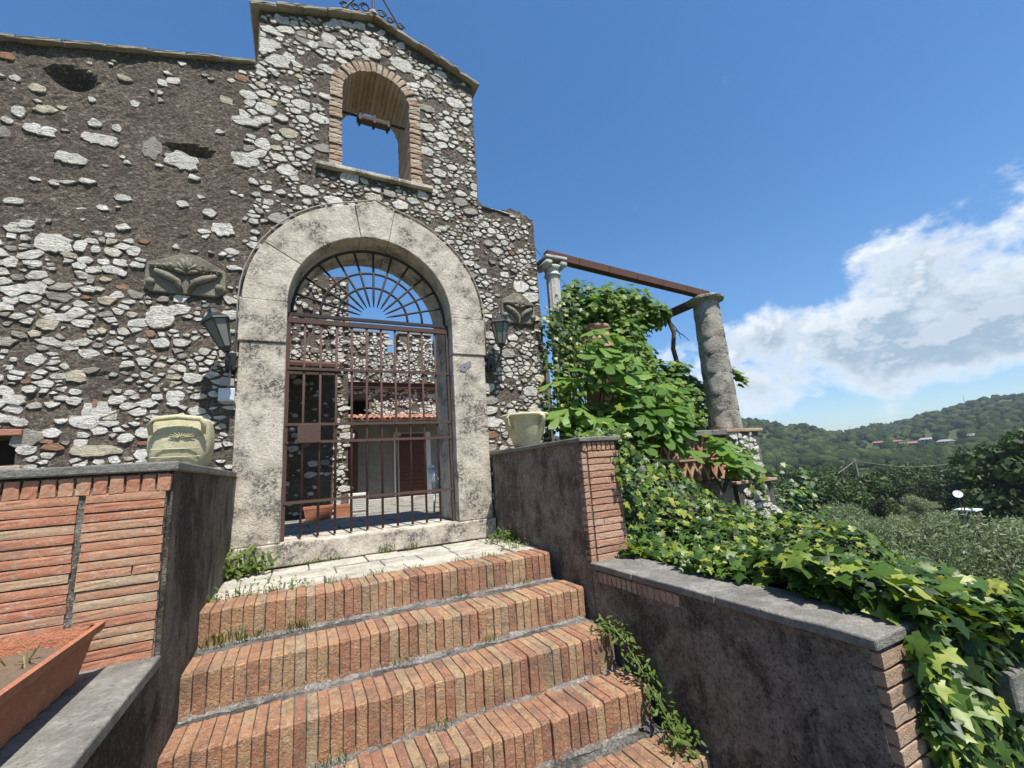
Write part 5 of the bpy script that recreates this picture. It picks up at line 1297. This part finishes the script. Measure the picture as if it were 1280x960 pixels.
for x, k, h in ((-.50, 0, .13), (-.38, 0, .11), (-.22, 0, .08), (.02, 0, .10), (.72, 1, .06), (1.30, 0, .05), (1.35, 1, .06), (.85, 2, .06), (1.9, 0, .06), (.20, 2, .08)): tuft((x, STEPS[k][0]-.045, STEPS[k+1][1]+.02), h, 38, 'small grass tuft in the mortar at the foot of a brick riser', .055, g_)
cr = thing('creeping_weed', (2.24, 2.9, -1.55), 'trailing green weed hanging down the stair beside the low plastered wall', 'weed')
pts = [(2.20, 3.10, -1.30), (2.23, 2.98, -1.27), (2.26, 2.86, -1.36), (2.27, 2.72, -1.50), (2.26, 2.60, -1.62), (2.22, 2.42, -1.72), (2.20, 2.30, -1.78)]
for dx in (0, -.05): MB().tube([(x+dx, y, z+abs(dx)) for x, y, z in pts], .005, 5).build('stem', 'weed', cr)
q = 330; f_ = nprng.rand(q)*(len(pts)-1); i0 = np.minimum(f_.astype(int), len(pts)-2); A_ = np.array(pts); Pc = A_[i0]+(A_[i0+1]-A_[i0])*(f_-i0)[:, None]+nprng.normal(0, 1, (q, 3))*np.array([.05, .05, .03])+np.array([-.02, 0, .03])
Vl, Fl = leaves_np(BAY, Pc, frames(np.array([-.2, -.4, .9])+.6*rand_dirs(q), rand_dirs(q)), nprng.uniform(.028, .065, q)); mesh_np('foliage', Vl, Fl, 'weed', np.repeat(nprng.rand(q)*.6, len(BAY[1])), cr, kind='stuff')
tuft((2.20, 2.40, -1.795), .16, 60, 'dry straw-coloured weed on the brick tread under the trailing weed', .08)

# ------------------------------------------------------------------ trees of the valley
def crown_np(clumps, per, size, aspect, seed):
    rs_ = np.random.RandomState(seed); P = []; N = []
    for c_, r_ in clumps:
        q = int(per*(r_**2)); d_ = rs_.normal(size=(q, 3)); d_ /= np.linalg.norm(d_, axis=1, keepdims=True)
        P.append(np.array(c_)+d_*(r_*rs_.uniform(.55, 1.08, (q, 1)))*np.array([1, 1, .85])); N.append(d_+.7*rs_.normal(size=(q, 3)))
    P = np.concatenate(P); N = np.concatenate(N); n = len(P); T_ = rs_.normal(size=(n, 3))
    tm_ = (np.array([(-.5*aspect, -.1, 0), (.5*aspect, -.1, 0), (.42*aspect, .9, .08), (-.42*aspect, .9, -.05)]), np.array([(0, 1, 2, 3)]))
    V, F = leaves_np(tm_, P, frames(N, T_), size*rs_.uniform(.6, 1.3, n)); return V, F, rs_.rand(n)
def tree_proto(name, h, wid, n_cl, per, size, aspect, leafmat, barkmat, seed, trunk_h, slim=False, tone=0.0):
    rr = random.Random(seed); cl2 = []
    for k in range(n_cl):
        if slim: t = (k+.5)/n_cl; cl2.append(((rr.gauss(0, .08), rr.gauss(0, .08), h*(.08+.9*t)), wid*(1-abs(t-.35)*1.1)*.9+.12)); continue
        a_ = rr.uniform(0, 6.283); q = rr.random()**.5*wid*.72; zz_ = rr.uniform(trunk_h, h*.88); sh_ = 1-.45*abs((zz_-h*.55)/(h*.5))
        cl2.append(((math.cos(a_)*q*sh_, math.sin(a_)*q*sh_, zz_), wid*rr.uniform(.20, .40)))
    V, F, r_ = crown_np(cl2, per, size, aspect, seed); r_ = np.clip(r_*.75+.12+tone, 0, 1)
    t = bpy.data.objects.new(name, None); coll.objects.link(t); ORG[t.name] = Vector((0, 0, 0))
    cr_ = mesh_np('crown', V, F, leafmat, r_, t)
    mb = MB(); mb.tube([(0, 0, -.4), (.05, .03, trunk_h*.5), (0, .08, trunk_h), (.1, 0, h*.6)], [wid*.10, wid*.075, wid*.06, wid*.02], 8)
    for c_, q in cl2[:6]: mb.tube([(0, .05, trunk_h*.8), (c_[0]*.5, c_[1]*.5, (trunk_h+c_[2])/2), c_], [wid*.045, wid*.03, wid*.012], 6)
    tk = mb.build('trunk', barkmat, t, smooth=True)
    return t, cr_, tk
def copy_tree(p, loc, rz, s, label, cat, group, first):
    t, c_, k_ = p
    if first: r_ = t
    else:
        r_ = t.copy(); coll.objects.link(r_)
        for ch_ in (c_, k_): q = ch_.copy(); coll.objects.link(q); q.parent = r_
    r_.location = loc; r_.rotation_euler = (0, 0, rz); r_.scale = (s, s, s); return tag(r_, label, cat, group)
OL = [tree_proto('olive_tree', 4.2, 2.3, 17, 560, .15, .30, 'olive', 'olivebark', 400+i, 1.3, False, (-.22, 0, .18, -.08)[i]) for i in range(4)]
OK = [tree_proto('oak_tree', 9.0, 4.4, 26, 190, .36, .60, 'oak', 'olivebark', 420+i, 2.4, False, (-.15, .05, .15)[i]) for i in range(3)]
CY = [tree_proto('cypress', 9.5, .85, 12, 520, .34, .4, 'cypress', 'olivebark', 440, .5, True)]
cnt = {}
def tree(P_, key, a_, r_, s, label, cat, group):
    i = rng.randrange(len(P_)); x, y = r_*math.sin(R(a_)), r_*math.cos(R(a_)); f_ = not cnt.get((key, i)); cnt[(key, i)] = 1
    copy_tree(P_[i], (x, y, terrain_z(x, y)-.05), rng.uniform(0, 6.28), s, label, cat, group, f_)
for r_, azl, s in ((19, (64, 73, 81), .80), (24, (61, 68.5, 75, 82), .9), (28, (58.5, 64.5, 71.2, 76.5), .92), (37, (57, 61.5, 66.5, 72.5, 78), 1.0), (46, (56, 60, 64.5, 69, 74, 79), 1.05), (57, (62.5, 66.5, 70.5, 75.5), 1.1), (70, (65, 68.5, 72, 77), 1.1)):
    for a_ in azl: tree(OL, 'o', a_+rng.uniform(-1.2, 1.2), r_*rng.uniform(.93, 1.07), s*rng.uniform(.78, 1.15), 'grey-green olive tree in the grove on the slope below the wall', 'olive tree', 'olive trees of the valley grove')
for a_, r_, s in ((55, 62, .72), (57.5, 66, .78), (60, 62, .92), (62, 60, .80), (64.3, 66, .80), (56, 92, .98), (59, 98, 1.0), (62.5, 104, 1.0), (65.5, 96, .92), (67.5, 108, .98), (69.8, 112, .95), (54, 120, .9), (58, 128, .9), (61.5, 135, .95), (66, 140, .9), (71, 96, .9), (72.2, 120, .95), (52, 70, .8), (49, 85, .9), (80, 95, 1.0)):
    tree(OK, 'k', a_, r_, s, 'dark green rounded oak in the woods beyond the olive grove', 'oak tree', 'dark oaks beyond the olive grove')
for a_, r_, s in ((73.2, 62, 1.10), (75.6, 58, 1.22), (77.6, 64, 1.2), (74.6, 70, 1.15), (79.5, 60, 1.2)):
    tree(OK, 'k', a_, r_, s, 'tall dark oak towering over the olive grove', 'oak tree', 'tall oaks over the olive grove')
for a_, r_, s in ((58.6, 150, .8), (60.2, 158, .9), (61.4, 152, .75), (66.2, 205, .9)): tree(CY, 'c', a_, r_, s, 'slim dark cypress rising above the distant woods', 'cypress', 'cypresses above the woods')

# ------------------------------------------------------------------ far houses, pole, dish, masts
def at(a_, e_, r_): return Vector((r_*math.sin(R(a_)), r_*math.cos(R(a_)), r_*math.tan(R(e_))))
def far_house(a_, r_, w, d_, h, label, wall, roofm, rz, gable):
    x, y = r_*math.sin(R(a_)), r_*math.cos(R(a_)); z = terrain_z(x, y)+.5; t = thing('house', (x, y, z), label, 'house', 'far houses on the hillside')
    t.rotation_euler = (0, 0, rz); MB().box(x-w/2, x+w/2, y-d_/2, y+d_/2, z-3, z+h).build('wall', wall, t)
    V = [(x-w/2-.4, y-d_/2-.4, z+h), (x+w/2+.4, y-d_/2-.4, z+h), (x+w/2+.4, y+d_/2+.4, z+h), (x-w/2-.4, y+d_/2+.4, z+h), (x-w/2, y, z+h+gable), (x+w/2, y, z+h+gable)]
    MB().add(V, [(0, 1, 5, 4), (2, 3, 4, 5), (0, 4, 3), (1, 2, 5), (0, 3, 2, 1)]).build('roof', roofm, t)
    for k in range(3): MB().box(x-w*.35+k*w*.32, x-w*.35+k*w*.32+1.1, y-d_/2-.06, y-d_/2-.005, z+1.0, z+2.4).build('window', 'dark', t)
M['farplaster'] = mk_simple('far_plaster', (.27, .26, .23), .9, 0, .1, 1.0); M['fartile'] = mk_simple('far_tile', (.22, .11, .075), .9, 0, .2, 1.0); M['farroof'] = mk_simple('far_pale_roof', (.24, .23, .22), .8, 0, .1, 1)
for a_, r_, w, label, roofm in ((65.9, 455, 8, 'far low house with orange tiled roof on the hillside', 'fartile'), (67.3, 470, 10, 'far long house with orange tiled roof among the trees', 'fartile'), (68.4, 432, 7, 'far small orange roofed house near the pale sheds', 'fartile'), (69.5, 446, 10, 'far pale shed with light roof on the hillside', 'farroof'), (70.7, 414, 9, 'far white house with light roof on the hillside', 'farroof'), (72.5, 436, 6, 'far small white house under the ridge', 'farroof')):
    far_house(a_, r_, w*.72, 6, 2.4, label, 'farplaster', roofm, rng.uniform(-1.9, -1.1), 1.3)
p0 = at(63.8, -1.3, 75); gz = terrain_z(p0.x, p0.y)
pl = thing('utility_pole', (p0.x, p0.y, gz), 'pale wooden utility pole standing in the dark trees', 'utility pole')
MB().tube([(p0.x, p0.y, gz-.5), (p0.x-.2, p0.y, p0.z)], [.11, .08], 8).build('post', 'cable', pl)
MB().box(p0.x-.7, p0.x+.5, p0.y-.08, p0.y+.08, p0.z-.55, p0.z-.40).build('crossarm', 'oldwood', pl)
wr = thing('overhead_wire', tuple(p0), 'thin overhead wire strung across the valley from the utility pole', 'wire')
for b_ in (at(72.3, -1.7, 80), at(55.5, -4.6, 55)):
    MB().tube([p0+(b_-p0)*(i/14)-Vector((0, 0, .9*math.sin(math.pi*i/14)))+Vector((-.2, 0, -.35)) for i in range(15)], .028, 4).build('cable', 'cable', wr)
dp = at(70.6, -5.0, 34); gz = terrain_z(dp.x, dp.y)
ds = thing('satellite_dish', (dp.x, dp.y, gz), 'white satellite dish on a pole among the olive trees', 'satellite dish')
MB().tube([(dp.x, dp.y, gz-.3), (dp.x, dp.y, dp.z-.05)], .022, 8).build('post', 'olivebark', ds)
axs = Vector((-.78, -.45, .42)).normalized(); s1_ = axs.cross(Vector((0, 0, 1))).normalized(); s2_ = s1_.cross(axs); V = []; F = []
for i in range(5):
    for j in range(20): r_ = .20*i/4+.001; t_ = 2*math.pi*j/20; V.append(dp+axs*(.9*(r_**2))+s1_*r_*math.cos(t_)+s2_*r_*math.sin(t_))
for i in range(4):
    for j in range(20): F.append((i*20+j, i*20+(j+1) % 20, (i+1)*20+(j+1) % 20, (i+1)*20+j))
MB().add(V, F).build('reflector', 'white', ds, smooth=True); MB().tube([dp-s2_*.17, dp+axs*.24], .012, 5).build('feed_arm', 'greybox', ds)
sh_ = at(71.0, -6.3, 36); sd = thing('shed', (sh_.x, sh_.y, terrain_z(sh_.x, sh_.y)), 'small shed with pale flat roof beside the satellite dish', 'shed')
gz = terrain_z(sh_.x, sh_.y); MB().box(sh_.x-.36, sh_.x+.36, sh_.y-.36, sh_.y+.36, gz-.3, sh_.z-.08).build('wall', 'olivebark', sd); MB().box(sh_.x-.45, sh_.x+.45, sh_.y-.45, sh_.y+.45, sh_.z-.075, sh_.z).build('roof', 'white', sd)
for a_, e_, r_ in ((72.6, 3.75, 930), (63.9, 2.05, 660)):
    q = at(a_, e_, r_); gz = terrain_z(q.x, q.y); t = thing('radio_mast', (q.x, q.y, gz), 'thin radio mast on the %s of the wooded ridge' % ('crest' if r_ > 800 else 'saddle'), 'mast')
    MB().tube([(q.x, q.y, gz), tuple(q)], [.7, .35], 6).build('lattice', 'greybox', t)
# loose wires over the pergola
for (a_, b_, lab) in (((3.3, 5.9, 4.0), (8.6, 9.5, 3.2), 'thin slack wire running from the wall end above the pergola beam'), ((3.7, 6.4, 2.6), (7.4, 8.6, 4.6), 'thin wire slanting up behind the pergola beam')):
    w_ = thing('wire', a_, lab, 'wire'); a_, b_ = Vector(a_), Vector(b_); MB().tube([a_+(b_-a_)*(i/10)-Vector((0, 0, .12*math.sin(math.pi*i/10))) for i in range(11)], .006, 4).build('strand', 'cable', w_)

# ------------------------------------------------------------------ air over the valley
hz = MB().box(-3500, 3500, -3500, 3500, -330, 72).build('haze', 'soil'); hz.data.materials.clear()
hm = bpy.data.materials.new('valley_haze'); hm.use_nodes = True; hm.node_tree.nodes.remove(hm.node_tree.nodes['Principled BSDF'])
pv = hm.node_tree.nodes.new('ShaderNodeVolumePrincipled'); pv.inputs['Color'].default_value = (.80, .88, 1.0, 1); pv.inputs['Density'].default_value = .00022; pv.inputs['Anisotropy'].default_value = .2
hm.node_tree.links.new(pv.outputs[0], hm.node_tree.nodes['Material Output'].inputs['Volume']); hz.data.materials.append(hm)
tag(hz, 'thin bluish haze filling the air of the valley', 'haze', kind='stuff')
